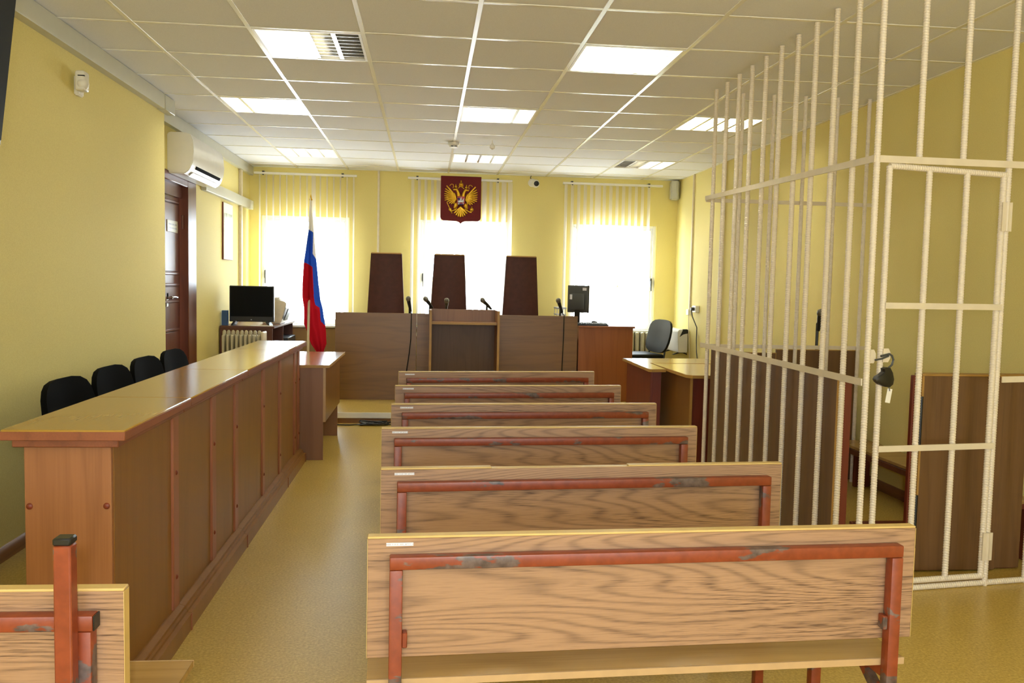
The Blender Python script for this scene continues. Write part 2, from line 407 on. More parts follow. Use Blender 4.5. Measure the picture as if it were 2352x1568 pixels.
# far wall with three openings
mb = MB(); y0, y1 = YF, YF+0.32
xs = [-2.5] + [v for w in WIN for v in w] + [XR+0.3]
for i in range(0, len(xs), 2): mb.box(xs[i], xs[i+1], y0, y1, -0.1, 2.9)
for a, b in WIN: mb.box(a, b, y0, y1, -0.1, WZ0); mb.box(a, b, y0, y1, WZ1, 2.9)
struct(mb.build('wall_far', M['wall'], smooth=False))
struct(B(XR, XR+0.3, YB-0.2, YF, -0.1, 2.9).build('wall_right', M['wall'], smooth=False))
mb = MB(); xs = [-2.6] + [v for w in FILL_WIN for v in w] + [XR]  # back wall, with openings for the added windows
for i in range(0, len(xs), 2): mb.box(xs[i], xs[i+1], YB-0.2, YB, -0.1, 2.9)
for a, b in FILL_WIN: mb.box(a, b, YB-0.2, YB, -0.1, WZ0); mb.box(a, b, YB-0.2, YB, WZ1, 2.9)
struct(mb.build('wall_back', M['wall'], smooth=False))
mb = MB(); mb.box(XL-0.6, XL, YB, YJ, -0.1, 2.9)
DY0, DY1, DZ = 7.02, 8.12, 2.205
mb.box(XL2-0.4, XL2, YJ, DY0, -0.1, 2.9); mb.box(XL2-0.4, XL2, DY1, YF, -0.1, 2.9); mb.box(XL2-0.4, XL2, DY0, DY1, DZ, 2.9)
struct(mb.build('wall_left', M['wall'], smooth=False))
# ceiling: tiles between tee bars, holes where the lamps sit
CX0, CY0, CP = -1.56514, 4.15405, 0.6
LIGHTS = [(1, 1, 'rightoff'), (4, 1, ''), (0, 4, ''), (3, 4, ''), (6, 4, ''), (0, 8, ''), (3, 8, ''), (6, 8, 'leftoff')]
holes = {(c, r) for c, r, _ in LIGHTS}
mb = MB()
for c in range(-1, 8):
    for r in range(-13, 11):
        if (c, r) in holes: continue
        xa, xb = max(CX0+c*CP, -2.14), min(CX0+(c+1)*CP, XR); ya, yb = max(CY0+r*CP, YB), min(CY0+(r+1)*CP, YF)
        if xb-xa < 0.02 or yb-ya < 0.02: continue
        mb.box(xa+0.004, xb-0.004, ya+0.004, yb-0.004, HC+0.004, HC+0.018)
mb.box(-2.6, XR+0.3, YB-0.2, YF+0.3, HC+0.13, HC+0.22)  # unseen slab above the tiles, added to block sky light
ceil = struct(mb.build('ceiling', M['tile'], smooth=False))
mb = MB()
for c in range(0, 8): mb.box(CX0+c*CP-0.012, CX0+c*CP+0.012, YB, YF, HC, HC+0.02, 0.001)
for r in range(-12, 11): mb.box(-2.13, XR, CY0+r*CP-0.011, CY0+r*CP+0.011, HC+0.0008, HC+0.02, 0.001)
mb.box(XR-0.02, XR, YB, YF, HC, HC+0.02); mb.box(-2.13, XR, YF-0.02, YF, HC, HC+0.02)
g = mb.build('tee_bar_grid', M['tbar'], ceil)
# skirtings
mb = MB(); mb.prism([(XL, 0), (XL+0.02, 0), (XL+0.02, 0.035), (XL+0.008, 0.06), (XL, 0.065)], 'y', YB, YJ)
struct(mb.build('baseboard_left', M['skirting']))
mb = MB(); mb.prism([(XR, 0), (XR-0.02, 0), (XR-0.02, 0.035), (XR-0.008, 0.06), (XR, 0.065)], 'y', YB, YF)
struct(mb.build('baseboard_right', M['skirting']))

# windows
for i, (a, b) in enumerate(WIN):
    mb = MB(); ya, yb = YF+0.02, YF+0.09
    t = 0.035
    mb.box(a, a+t, ya, yb, WZ0, WZ1, .004); mb.box(b-t, b, ya, yb, WZ0, WZ1, .004); mb.box(a+t, b-t, ya, yb, WZ0, WZ0+t, .004); mb.box(a+t, b-t, ya, yb, WZ1-t, WZ1, .004)
    w = struct(mb.build('window_%d' % (i+1), M['pvc']))
    mb = MB(); sa, sb = (a+t, b-t); q = 0.03; ya += 0.012; yb -= 0.012
    mb.box(sa, sa+q, ya, yb, WZ0+t, WZ1-t, .004); mb.box(sb-q, sb, ya, yb, WZ0+t, WZ1-t, .004)
    mb.box(sa+q, sb-q, ya, yb, WZ0+t, WZ0+t+q, .004); mb.box(sa+q, sb-q, ya, yb, WZ1-t-q, WZ1-t, .004)
    mb.build('sash', M['pvc'], w)
    B(a+t+q, b-t-q, YF+0.05, YF+0.056, WZ0+t+q, WZ1-t-q).build('pane', M['glass'], w)
    mb = MB(); hx = (sa+q/2) if i != 2 else (sb-q/2)
    mb.box(hx-.012, hx+.012, YF-0.004, YF+0.032, 1.36, 1.46, .004); mb.box(hx-.008, hx+.008, YF-0.02, YF-0.004, 1.30, 1.43, .003)
    mb.build('handle', M['grey'], w)
    B(a-0.04, b+0.04, YF-0.13, YF+0.02, WZ0-0.03, WZ0, .006).build('sill', M['pvc'], w)
# outside: a tree on its patch of lawn seen through the right window
struct(B(3.8, 6.8, 20.5, 23.5, -1.3, -1.0).build('lawn', M['leaf']))
for i, (a, b) in enumerate(FILL_WIN):
    mb = MB(); t = .05
    mb.box(a, a+t, YB-.12, YB-.06, WZ0, WZ1, .004); mb.box(b-t, b, YB-.12, YB-.06, WZ0, WZ1, .004); mb.box(a+t, b-t, YB-.12, YB-.06, WZ0, WZ0+t, .004); mb.box(a+t, b-t, YB-.12, YB-.06, WZ1-t, WZ1, .004)
    w = struct(mb.build('window_%d' % (i+4), M['pvc']))  # added unseen window, fill light for the near ceiling
    B(a+t, b-t, YB-.095, YB-.09, WZ0+t, WZ1-t).build('pane', M['glass'], w)
def tree(x, y, s, label):
    t = thing('leafy_tree', label, 'tree', (x, y, -1.0))
    mb = MB(); mb.cyl((0, 0, 0), (0, 0, 2.6*s), 0.16*s, 10, 0.09*s); mb.build('trunk', M['skirting'], t)
    mb = MB(); rnd = random.Random(int(x*10))
    for k in range(260):
        d = Vector((rnd.gauss(0, 1), rnd.gauss(0, 1), rnd.gauss(0, .8))); d = d.normalized()*(rnd.random()**.4)
        c = Vector((d.x*1.5*s, d.y*1.5*s, 3.0*s+d.z*1.5*s)); n = Vector((rnd.gauss(0, 1), rnd.gauss(0, 1), rnd.gauss(0, 1))).normalized(); u = n.orthogonal().normalized(); v = n.cross(u); q = .16*s
        vs = [mb.b.verts.new(c+u*q), mb.b.verts.new(c+v*q*.5), mb.b.verts.new(c-u*q), mb.b.verts.new(c-v*q*.5)]; mb.b.faces.new(vs)
    mb.build('foliage', M['leaf'], t, smooth=False)
tree(5.3, 22.0, 0.8, 'green tree outside, seen through the right window beside the monitor')

# ------------------------------------------------------------------ ceiling lamps
def lamp(c, r, off, label):
    x, y = CX0+(c+.5)*CP, CY0+(r+.5)*CP
    t = thing('ceiling_light', label, 'ceiling light', (x, y, HC), group=None)
    h = 0.288
    mb = MB(); w = 0.014
    mb.box(-h, h, -h, -h+w, -.002, .03); mb.box(-h, h, h-w, h, -.002, .03); mb.box(-h, -h+w, -h+w, h-w, -.002, .03); mb.box(h-w, h, -h+w, h-w, -.002, .03)
    mb.build('frame', M['white'], t)
    mb = MB(); mb.box(-h, h, -h, h, .098, .104); mb.box(-h, -h+.006, -h, h, .03, .1); mb.box(h-.006, h, -h, h, .03, .1); mb.box(-h, h, -h, -h+.006, .03, .1); mb.box(-h, h, h-.006, h, .03, .1)
    mb.build('housing', M['housing'], t)
    for k in range(4):
        lit = not ((off == 'rightoff' and k >= 2) or (off == 'leftoff' and k < 2))
        xx = -h+w+.005+(k+.5)*(2*h-2*w-.01)/4
        mb = MB(); mb.cyl((xx, -.262, .066), (xx, .262, .066), .02, 10)
        mb.build('tube', M['tubelit'] if lit else M['tubeoff'], t, **({} if lit or off == '' else {'label': 'unlit tube'}))
    mb = MB(); n = 4; W2 = 2*h-2*w
    for k in range(1, n):
        xx = -h+w+k*W2/n; mb.prism([(xx-.012, .0), (xx+.012, .0), (xx+.002, .042), (xx-.002, .042)], 'y', -h+w, h-w)
    for k in range(1, 8):
        yy = -h+w+k*W2/8; mb.prism([(yy-.003, .002), (yy+.003, .002), (yy+.001, .04), (yy-.001, .04)], 'x', -h+w, h-w)
    mb.build('louvre', M['alu'], t)
LL = ['half-lit square ceiling light with two dark tubes, nearest at left', 'fully lit square ceiling light nearest the camera, left of the cage bars',
      'lit square ceiling light beside the air conditioner, middle row at left', 'lit square ceiling light in the middle row above the centre aisle of benches',
      'lit square ceiling light seen through the cage bars', 'lit square ceiling light in the far row, above the flag', 'lit square ceiling light in the far row, in front of the emblem',
      'half-lit square ceiling light in the far row, nearest the corner speaker']
for (c, r, off), lab in zip(LIGHTS, LL): lamp(c, r, off, lab)

# ------------------------------------------------------------------ blinds
BL = [(-2.05, -0.853, 18, [-1.985+.0782*i for i in range(15)], 18), (-0.25, 1.01, 0, [-0.19+.0785*i for i in range(16)], 0), (1.63, 2.877, 0, [1.672+.0797*i for i in range(14)], 0)]
BLL = ['white vertical blind drawn wide open over the left window behind the flag', 'white vertical blind half closed over the middle window behind the emblem', 'white vertical blind over the right window near the corner speaker']
def shown(i, j):
    if i == 0: return (0.05 if j == 8 else 0.017+0.003*random.random()) - 0.0
    if i == 1: return 0.035 if j < 4 else (0.062 if j < 12 else (0.05 if j < 14 else 0.068))
    return 0.07 if j == 5 else 0.036+0.004*random.random()
for i, (xa, xb, _, xsl, _) in enumerate(BL):
    yb_ = 10.42
    t = thing('vertical_blind', BLL[i], 'window blind', ((xa+xb)/2, yb_, 0.83), world=True)
    B(xa, xb, yb_-.02, yb_+.02, 2.583, 2.61, .003).build('rail', M['white'], t)
    for q in (0.09, 0.86):
        xx = xa+(xb-xa)*q; mb = MB(); mb.box(xx-.013, xx+.013, yb_-.026, YF, 2.611, 2.622, .002); mb.box(xx-.011, xx+.011, yb_-.024, yb_-.0205, 2.606, 2.622, .001); mb.box(xx-.011, xx+.011, yb_-.024, yb_-.0205, 2.572, 2.583, .001); mb.build('bracket', M['grey'], t)
    mb = MB()
    for j, x in enumerate(xsl):
        wd = shown(i, j); a = math.asin(min(.98, wd/0.089)) ; va = math.atan2(x, yb_)
        a = a + va if i != 1 else a - va
        hw = .0445; n = 4; ra, rb = [], []
        for k in range(n+1):
            s_ = (k/n-.5)*2; px_ = x+hw*s_*math.sin(a)+.004*(1-s_*s_)*math.cos(a); py_ = yb_+hw*s_*math.cos(a)-.004*(1-s_*s_)*math.sin(a)
            ra.append(mb.b.verts.new((px_, py_, 2.58))); rb.append(mb.b.verts.new((px_, py_, 0.85)))
        for k in range(n): mb.b.faces.new((ra[k], ra[k+1], rb[k+1], rb[k]))
    mb.build('slats', M['slat'], t)

# ------------------------------------------------------------------ left wall fittings
mb = MB(); mb.prism([(XL, 2.578), (XL+.055, 2.578), (XL+.058, 2.588), (XL+.058, HC), (XL, HC)], 'y', YB+.02, 6.56)
o = single(mb, 'cable_trunking', M['warmwhite'], 'wide ivory cable trunking along the top of the near left wall', 'cable trunking')
mb = MB(); mb.box(XL, XL+.064, 6.56, 6.80, 2.572, HC-.001, .004); oc = mb.build('end_cap', M['warmwhite'], None, off=o.location); oc.parent = o
mb = MB(); mb.prism([(XL2, 2.58), (XL2+.045, 2.58), (XL2+.048, 2.59), (XL2+.048, HC), (XL2, HC)], 'y', YJ+.07, YF)
single(mb, 'cable_trunking', M['warmwhite'], 'ivory cable trunking under the ceiling above the air conditioner', 'cable trunking')
mb = MB(); mb.prism([(XL2, 2.172), (XL2+.045, 2.172), (XL2+.048, 2.18), (XL2+.048, 2.275), (XL2, 2.278)], 'y', 8.36, YF)
single(mb, 'cable_trunking', M['warmwhite'], 'ivory cable trunking from air conditioner to corner, above the picture', 'cable trunking')
mb = MB(); mb.box(XL2, XL2+.03, 9.97, 10.04, 0.84, 2.172, .003); mb.box(XL2, XL2+.03, 9.97, 10.04, 2.278, 2.58, .003)
single(mb, 'conduit', M['cream'], 'thin cream vertical conduit on left wall beside the picture', 'conduit')
# air conditioner
t = thing('air_conditioner', 'white wall air conditioner above the mahogany door', 'air conditioner', (XL2, 7.82, 2.2), world=True)
A0, A1 = 7.30, 8.36; zc = 2.2
prof = [(0, .02), (.015, 0), (.14, .0), (.175, .03), (.205, .10), (.212, .18), (.205, .27), (.185, .32), (.15, .335), (.02, .335), (0, .32)]
mb = MB(); mb.prism([(XL2+x, zc+z) for x, z in prof], 'y', A0, A1, .006); mb.build('casing', M['white'], t)
mb = MB(); mb.prism([(XL2+.190, zc+.050), (XL2+.201, zc+.076), (XL2+.192, zc+.079), (XL2+.181, zc+.053)], 'y', A0+.14, A1-.10); mb.build('outlet_slot', M['slot'], t)
mb = MB(); mb.prism([(XL2+.140, zc-.006), (XL2+.178, zc+.022), (XL2+.180, zc+.018), (XL2+.143, zc-.011)], 'y', A0+.10, A1-.06, .001); mb.build('flap', M['white'], t)
# motion detector
t = thing('motion_detector', 'white motion detector on the near left wall', 'motion detector', (XL, 5.1, 2.36), world=True)
mb = MB(); mb.prism([(XL, 2.36), (XL+.025, 2.36), (XL+.03, 2.47), (XL, 2.47)], 'y', 5.08, 5.16, .006); mb.build('bracket', M['white'], t)
mb = MB(); mb.box(XL+.026, XL+.08, 5.02, 5.10, 2.375, 2.485, .014, 3); mb.build('housing', M['white'], t)
mb = MB(); mb.ball((XL+.062, 5.045, 2.412), .034, 14, (1, 1, 1)); mb.build('lens', M['white'], t)
mb = MB(); mb.box(XL+.045, XL+.081, 5.0195, 5.03, 2.452, 2.458); mb.build('window_slit', M['black'], t)
# wall television (tilted down)
t = thing('wall_television', 'large black television hung on the near left wall, top left corner', 'television', (-1.46, 2.7, 1.8), world=True)
tl = math.atan2(.073, .61)
def tvbox(x0, x1, y0, y1, z0, z1, bev):
    mb = MB(); vs = mb.box(x0, x1, y0, y1, z0, z1, bev, 2)
    mb.xf(vs, Matrix.Translation((-1.484, 0, 1.796)) @ Matrix.Rotation(tl, 4, 'Y')); return mb
tvbox(-.035, -.004, 2.1, 3.18, 0, .62, .006).build('casing', M['black'], t)
tvbox(-.004, .0005, 2.112, 3.168, .02, .605, .0).build('screen', M['screen'], t)
mb = MB(); mb.box(XL, XL+.02, 2.5, 2.8, 2.0, 2.3, .004); mb.box(XL+.02, -1.48, 2.61, 2.68, 2.1, 2.15, .004); mb.build('wall_mount', M['black'], t)
# door
d = struct(B(XL2-.10, XL2-.06, DY0+.05, 7.86, 0.0, 2.04, .003).build('door_1', M['mahogany']))
mb = MB()
for z0, z1 in ((1.40, 1.98), (1.16, 1.27), (0.62, 0.88), (0.12, 0.52)):
    yA, yB = DY0+.16, 7.77
    mb.box(XL2-.062, XL2-.052, yA, yB, z0, z1, .008); mb.box(XL2-.062, XL2-.046, yA-.03, yB+.03, z0-.03, z0-.005, .006); mb.box(XL2-.062, XL2-.046, yA-.03, yB+.03, z1+.005, z1+.03, .006)
mb.build('panel_moulding', M['mahogany'], d)
mb = MB(); mb.box(XL2-.11, XL2+.012, 7.87, DY1+.02, 0, DZ, .006); mb.box(XL2-.11, XL2+.012, DY0-.08, DY0+.04, 0, DZ, .006); mb.box(XL2-.11, XL2+.012, DY0+.04, 7.87, DZ-.06, DZ+.02, .006); mb.box(XL2-.11, XL2-.04, DY0+.04, 7.87, 2.045, DZ-.06)
mb.build('door_frame', M['mahogany'], d)
mb = MB()
for z in (1.78, 0.35): mb.cyl((XL2-.035, 7.866, z), (XL2-.035, 7.866, z+.12), .011, 8)
mb.build('hinge', M['mahogany'], d)
mb = MB(); mb.cyl((XL2-.06, 7.47, 1.18), (XL2-.01, 7.47, 1.18), .012, 10); mb.tube([(XL2-.012, 7.47, 1.18), (XL2-.008, 7.52, 1.182), (XL2-.01, 7.6, 1.176)], .009, 8); mb.box(XL2-.06, XL2-.052, 7.445, 7.495, 1.1, 1.22, .003)
mb.build('door_handle', M['chrome'], d)
mb = MB(); mb.box(XL2-.052, XL2-.047, 7.46, 7.76, 1.735, 1.835, .001)
mb.build('plaque', M['plaque'], d)
# picture
t = thing('wall_picture', 'narrow framed landscape print on the left wall past the door', 'picture', (XL2, 9.38, 1.545), world=True)
B(XL2, XL2+.016, 9.17, 9.59, 1.545, 2.14, .003).build('frame', M['redwood'], t)
B(XL2+.016, XL2+.019, 9.174, 9.586, 1.549, 2.136, .0005).build('mount', M['paper'], t)
B(XL2+.0192, XL2+.021, 9.20, 9.565, 1.79, 2.03).build('print', M['print'], t)

# ------------------------------------------------------------------ far wall fittings
single(B(-.615, -.59, YF-.02, YF, .95, HC, .002), 'conduit', M['cream'], 'thin white conduit on far wall between left and middle windows', 'conduit')
t = thing('dome_camera', 'white dome security camera under the ceiling right of the emblem', 'security camera', (1.285, YF-.05, 2.55), world=True)
mb = MB(); mb.lathe((1.265, YF, 2.6), (0, -1, 0), [(0, .05), (.03, .05), (.045, .035)], 16); mb.build('base', M['white'], t)
mb = MB(); mb.ball((1.30, YF-.075, 2.585), .05, 16); mb.build('ball_housing', M['white'], t)
mb = MB(); mb.lathe((1.306, YF-.112, 2.581), (.15, -1, -.1), [(0, .032), (.008, .032), (.016, .02)], 14); mb.build('lens', M['black'], t)
mb = MB(); mb.tube([(1.255, YF-.01, 2.64), (1.24, YF-.03, 2.66), (1.25, YF-.04, HC-.001)], .005, 6); mb.build('cable', M['grey'], t)
mb = MB(); mb.prism([(2.985, 10.42), (3.06, 10.40), (3.10, 10.44), (3.10, 10.54), (3.0, 10.54)], 'z', 2.44, 2.67, .01)
single(mb, 'wall_speaker', M['warmwhite'], 'small grey speaker box in the far right ceiling corner', 'speaker')
t = thing('smoke_detector', 'round smoke detector under the ceiling in front of the emblem', 'smoke detector', (.232, 8.25, HC-.05), world=True)
mb = MB(); mb.lathe((.232, 8.25, HC), (0, 0, -1), [(0, .055), (.02, .055), (.028, .045), (.045, .04), (.05, .02)], 18); mb.build('body', M['white'], t)
mb = MB()
for a in (-.6, .6): mb.box(.232+.03*math.sin(a)-.012, .232+.03*math.sin(a)+.012, 8.25-.047, 8.25-.04, HC-.042, HC-.034)
mb.build('vent', M['black'], t)
t = thing('hanging_bulb', 'small white bulb hanging from the ceiling on a thin cord', 'light bulb', (.585, 8.05, 2.60), world=True)
mb = MB(); mb.cyl((.585, 8.05, 2.655), (.585, 8.05, HC+.01), .0025, 6); mb.build('cord', M['cream'], t)
mb = MB(); mb.lathe((.585, 8.05, 2.665), (0, 0, -1), [(0, .007), (.012, .009), (.024, .02), (.04, .027), (.055, .024), (.066, .008)], 14); mb.build('bulb', M['white'], t)
# radiator screens / heating under the windows
single(B(-1.95, -.9, 10.44, 10.47, .105, .775, .003), 'radiator_screen', M['lattice'], 'beige lattice radiator screen under the left window behind the flag', 'radiator cover')
t = thing('cast_iron_radiator', 'cream cast iron radiator under the right window behind the desk', 'radiator', (2.6, 10.42, .2), world=True)
for k in range(11):
    x = 2.08+k*.066; mb = MB()
    mb.box(x-.024, x+.024, 10.37, 10.47, .2, .79, .022, 3); mb.build('section', M['radiator'], t)

# emblem
EX, EY, EZ = .386, 10.335, 2.362
K = .484/1110
def E2(x, y): return (EX+(x-720)*K, EZ-(y-810)*K)
t = thing('coat_of_arms', 'dark red shield with gold double-headed eagle above middle window', 'coat of arms', (EX, EY, E2(0, 1495)[1]), world=True)
out = [(165, 205), (1275, 205), (1275, 1330), (1255, 1385), (1200, 1415), (830, 1418), (770, 1440), (720, 1495), (670, 1440), (610, 1418), (240, 1415), (185, 1385), (165, 1330)]
mb = MB(); mb.prism([E2(*p) for p in out], 'y', EY, EY+.03, .003); mb.build('board', M['maroon'], t)
mb = MB(); fy = EY-.004
def bl(p, q, r0, r1, sq=.6):
    a, b = E2(*p), E2(*q); mb.blob((a[0], fy, a[1]), (b[0], fy, b[1]), r0*K, r1*K, 12, sq, fy)
def sp(p, rx, ry): 
    a = E2(*p); mb.ball((a[0], fy, a[1]), 1.0, 10, (rx*K, .7*min(rx, ry)*K, ry*K))
tips = [(330, 480), (300, 560), (284, 625), (276, 690), (278, 750), (284, 810), (292, 865), (350, 905), (405, 945), (465, 962), (525, 945)]
for sgn in (1, -1):
    mx = lambda p: p if sgn == 1 else (1440-p[0], p[1]+12)
    for k, tp in enumerate(tips):
        u = k/(len(tips)-1); root = (530+40*u, 705+150*u)
        bl(mx(root), mx(tp), 30, 17)
    for k, tp in enumerate(tips[1:-1]):
        u = k/8; root = (540+40*u, 715+130*u); q = (root[0]+(tp[0]-root[0])*.6, root[1]+(tp[1]-root[1])*.6)
        bl(mx(root), mx(q), 26, 24, .95)
    bl(mx((535, 700)), mx((590, 840)), 38, 34, .9)
    bl(mx((660, 740)), mx((640, 640)), 52, 40, .9); bl(mx((640, 640)), mx((600, 570)), 40, 36, .9); bl(mx((595, 562)), mx((515, 585)), 34, 10, .9)
    bl(mx((540, 560)), mx((505, 570)), 14, 8)
    sp(mx((578, 500)), 40, 32); sp(mx((575, 465)), 22, 22); sp(mx((573, 436)), 13, 16)
    bl(mx((640, 530)), mx((690, 490)), 9, 9); bl(mx((690, 490)), mx((716, 480)), 9, 9)
    pts = [(410, 470), (430, 440), (470, 425), (505, 440), (512, 490), (500, 530)]
    for a_, b_ in zip(pts, pts[1:]): bl(mx(a_), mx(b_), 8, 8)
    bl(mx((590, 980)), mx((560, 1060)), 60, 44, .9); bl(mx((560, 1060)), mx((600, 1110)), 30, 20, .9)
bl((600, 1110), (490, 1150), 18, 14); bl((340, 930), (480, 1215), 11, 11); bl((425, 1110), (460, 1165), 40, 30)
bl((830, 1100), (960, 1170), 18, 14); sp((1020, 1110), 55, 55); sp((1022, 1038), 18, 22); bl((960, 1170), (1010, 1180), 16, 16)
sp((720, 430), 62, 54); sp((720, 375), 18, 22); sp((720, 338), 18, 20); bl((670, 470), (770, 470), 18, 18)
sp((718, 860), 118, 130)
for tp in [(550, 1205), (600, 1255), (655, 1285), (715, 1298), (775, 1285), (830, 1258), (880, 1205)]: bl((716, 1050), tp, 34, 26)
mb.build('eagle', M['gold'], t)
mb = MB(); a, b = E2(612, 765), E2(822, 990); fy2 = fy-.0405
mb.prism([(a[0], a[1]), (b[0], a[1]), (b[0], b[1]+.012), ((a[0]+b[0])/2, b[1]), (a[0], b[1]+.012)], 'y', fy2-.006, fy2+.02, .002); es = mb.build('escutcheon', M['redpaint'], t)
mb = MB(); fy = fy2-.008
bl((660, 905), (770, 895), 36, 34); bl((690, 900), (715, 820), 24, 20); sp((722, 800), 18, 18); bl((770, 880), (790, 830), 20, 15); bl((665, 930), (640, 975), 14, 10); bl((760, 920), (790, 970), 14, 10); bl((740, 840), (660, 985), 7, 7)
mb.build('rider', M['silver'], es)
mb = MB(); bl((650, 830), (690, 850), 26, 20); bl((690, 975), (750, 975), 16, 14); mb.build('cloak', M['blue_enamel'], es)

# ------------------------------------------------------------------ right wall fittings
single(B(XR-.02, XR, 9.86, 9.89, 1.1, HC, .002), 'conduit', M['cream'], 'thin conduit on right wall running down to the small socket', 'conduit')
mb = MB(); mb.cyl((XR-.03, 8.80, .0), (XR-.03, 8.80, HC), .022, 14)
single(mb, 'heating_pipe', M['cream'], 'white vertical heating pipe on the right wall behind the cage', 'pipe')
t = thing('wall_socket', 'white surface socket with black plug on the right wall', 'socket', (XR, 9.6, 1.06), world=True)
B(XR-.045, XR, 9.54, 9.68, 1.07, 1.15, .006).build('box', M['white'], t)
mb = MB(); mb.cyl((XR-.045, 9.6, 1.11), (XR-.085, 9.6, 1.11), .02, 10); mb.tube([(XR-.075, 9.6, 1.1), (XR-.06, 9.6, 1.02), (XR-.03, 9.52, .9), (XR-.02, 9.55, .75), (XR-.03, 9.5, .62), (XR-.03, 9.42, .45), (XR-.03, 9.35, .3)], .006, 6); mb.build('plug_and_cord', M['grey'], t)
t = thing('junction_box', 'small white junction box below the conduit on right wall', 'junction box', (XR, 9.87, 1.03), world=True)
B(XR-.04, XR, 9.83, 9.92, 1.03, 1.10, .005).build('box', M['white'], t)
mb = MB(); mb.tube([(XR-.02, 9.87, 1.03), (XR-.015, 9.88, .9), (XR-.012, 9.85, .7), (XR-.012, 9.8, .5), (XR-.012, 9.78, .3)], .004, 6); mb.build('cord', M['cream'], t)
t = thing('convector_heater', 'white convector heater with black corner on the right wall', 'heater', (3.04, 10.1, .55), world=True)
mb = MB(); mb.prism([(2.99, .58), (3.10, .58), (3.10, .84), (3.085, .855), (3.0, .855), (2.975, .83)], 'y', 9.9, 10.42, .006); mb.build('body', M['white'], t)
mb = MB(); mb.prism([(3.00, .765), (3.04, .80), (3.101, .81), (3.101, .85), (3.09, .859), (3.04, .859)], 'y', 9.893, 9.93, .003); mb.build('end_trim', M['black'], t)
for y in (9.96, 10.36):
    mb = MB(); mb.prism([(2.93, .55), (2.95, .55), (3.02, .572), (3.06, .572), (XR, .55), (XR, .562), (3.07, .584), (3.01, .584)], 'y', y-.015, y+.015, .002); mb.build('foot', M['black'], t)

# ------------------------------------------------------------------ dais, judges' bench
dz = .104
t = thing('dais', 'low linoleum covered platform with white nosing under the judges bench', 'platform', (.7, 8.15, 0), world=True)
B(-1.0, 2.75, 8.17, YF, 0, .06).build('riser', M['barrier'], t)
B(-1.0, 2.75, 8.165, YF, .06, dz).build('deck', M['floor'], t)
B(-1.005, 2.75, 8.15, 8.1645, .05, dz, .003).build('nosing', M['white'], t)
t = thing('judges_bench', 'long brown laminate judges bench behind the lectern on the dais', 'bench', (.33, 9.1, dz), world=True)
for a, b in ((-.953, -.108), (-.104, .034), (.76, 1.614)):
    mb = MB(); mb.box(a, b, 9.05, 9.072, dz, 1.022, .001); mb.build('front_panel', M['judge'], t)
B(.034, .76, 9.055, 9.072, dz, 1.0).build('centre_panel', M['judge'], t)
B(-.953, 1.614, 9.074, 9.8, .755, .78, .002).build('table_top', M['desktop'], t)
for a in (-.953, 1.592): B(a, a+.022, 9.074, 9.75, dz, .755).build('end_panel', M['judge'], t)
mb = MB(); mb.box(-.108, -.104, 9.047, 9.052, .95, 1.022); mb.box(-.109, -.103, 9.046, 9.05, .905, .918); mb.build('joint_strip', M['white'], t)
t = thing('lectern', 'open-front brown lectern with yellow edges before the judges bench', 'lectern', (.385, 8.85, dz), world=True)
for a in (.028, .718):
    p = B(a, a+.022, 8.668, 9.048, dz, 1.073, .001).build('side_panel', M['lectern'], t)
    B(a-.0005, a+.0225, 8.66, 8.668, dz, 1.0735).build('edge_band', M['edgedull'], p)
B(.05, .718, 9.026, 9.048, .95, 1.075, .001).build('upper_back', M['lectern'], t)
B(.05, .718, 9.026, 9.046, dz, .928).build('lower_back', M['lectern_back'], t)
s_ = B(.05, .718, 8.74, 9.026, .929, .95).build('shelf', M['lectern'], t)
B(.05, .712, 8.73, 8.74, .928, .951).build('edge_band', M['edgedull'], s_)
# side desk
t = thing('side_desk', 'orange-brown clerk desk at the right end of the judges bench', 'desk', (1.93, 9.2, dz), world=True)
B(1.622, 2.24, 9.03, 9.55, .903, .922, .002).build('desktop', M['sidedesk'], t)
B(1.63, 2.225, 9.06, 9.078, dz, .903).build('front_panel', M['sidedesk'], t)
for a in (1.63, 2.207): B(a, a+.018, 9.079, 9.52, dz, .903).build('side_panel', M['sidedesk'], t)
# monitor
t = thing('computer_monitor', 'dark grey computer monitor seen from behind on the clerk desk', 'monitor', (1.66, 9.35, .923), rotz=math.radians(-28))
mb = MB(); mb.box(-.125, .125, .02, .035, .13, .43, .006, 2); mb.build('bezel', M['black'], t)
mb = MB(); mb.box(-.118, .118, .003, .02, .14, .42, .008, 2); mb.box(-.085, .085, -.025, .003, .16, .34, .02, 2); h_ = mb.build('back_shell', M['grey'], t)
B(-.118, .118, .0355, .037, .145, .42).build('screen', M['screen'], t)
mb = MB(); mb.box(-.03, .03, -.01, .015, .02, .2, .006); mb.box(-.1, .1, -.07, .09, .0, .018, .006); mb.build('stand', M['black'], t)
mb = MB(); mb.box(.055, .1, .001, .004, .375, .405); mb.box(-.083, -.055, -.0265, -.024, .275, .33); mb.build('sticker', M['label'], h_)
t = thing('computer_keyboard', 'black computer keyboard on the clerk desk below the window', 'keyboard', (1.79, 9.15, .923), rotz=0)
mb = MB(); mb.prism([(-.07, 0), (.07, 0), (.07, .025), (-.07, .012)], 'x', -.19, .17, .003); mb.build('base', M['black'], t)
mb = MB()
for r in range(5):
    for c in range(14): mb.box(-.18+c*.0245, -.158+c*.0245, -.058+r*.024, -.038+r*.024, .013+.0022*r, .02+.0022*r, .002)
mb.build('keys', M['grey'], t)
mb = MB(); mb.ball((1.86, 9.38, .944), .035, 14, (1, 1.6, .6)); single(mb, 'computer_mouse', M['grey'], 'grey computer mouse behind the keyboard on the clerk desk', 'mouse')
mb = MB(); mb.box(1.42, 1.53, 9.3, 9.52, 1.09, 1.11, .003); mb.box(1.42, 1.53, 9.3, 9.52, 1.02, 1.035, .003)
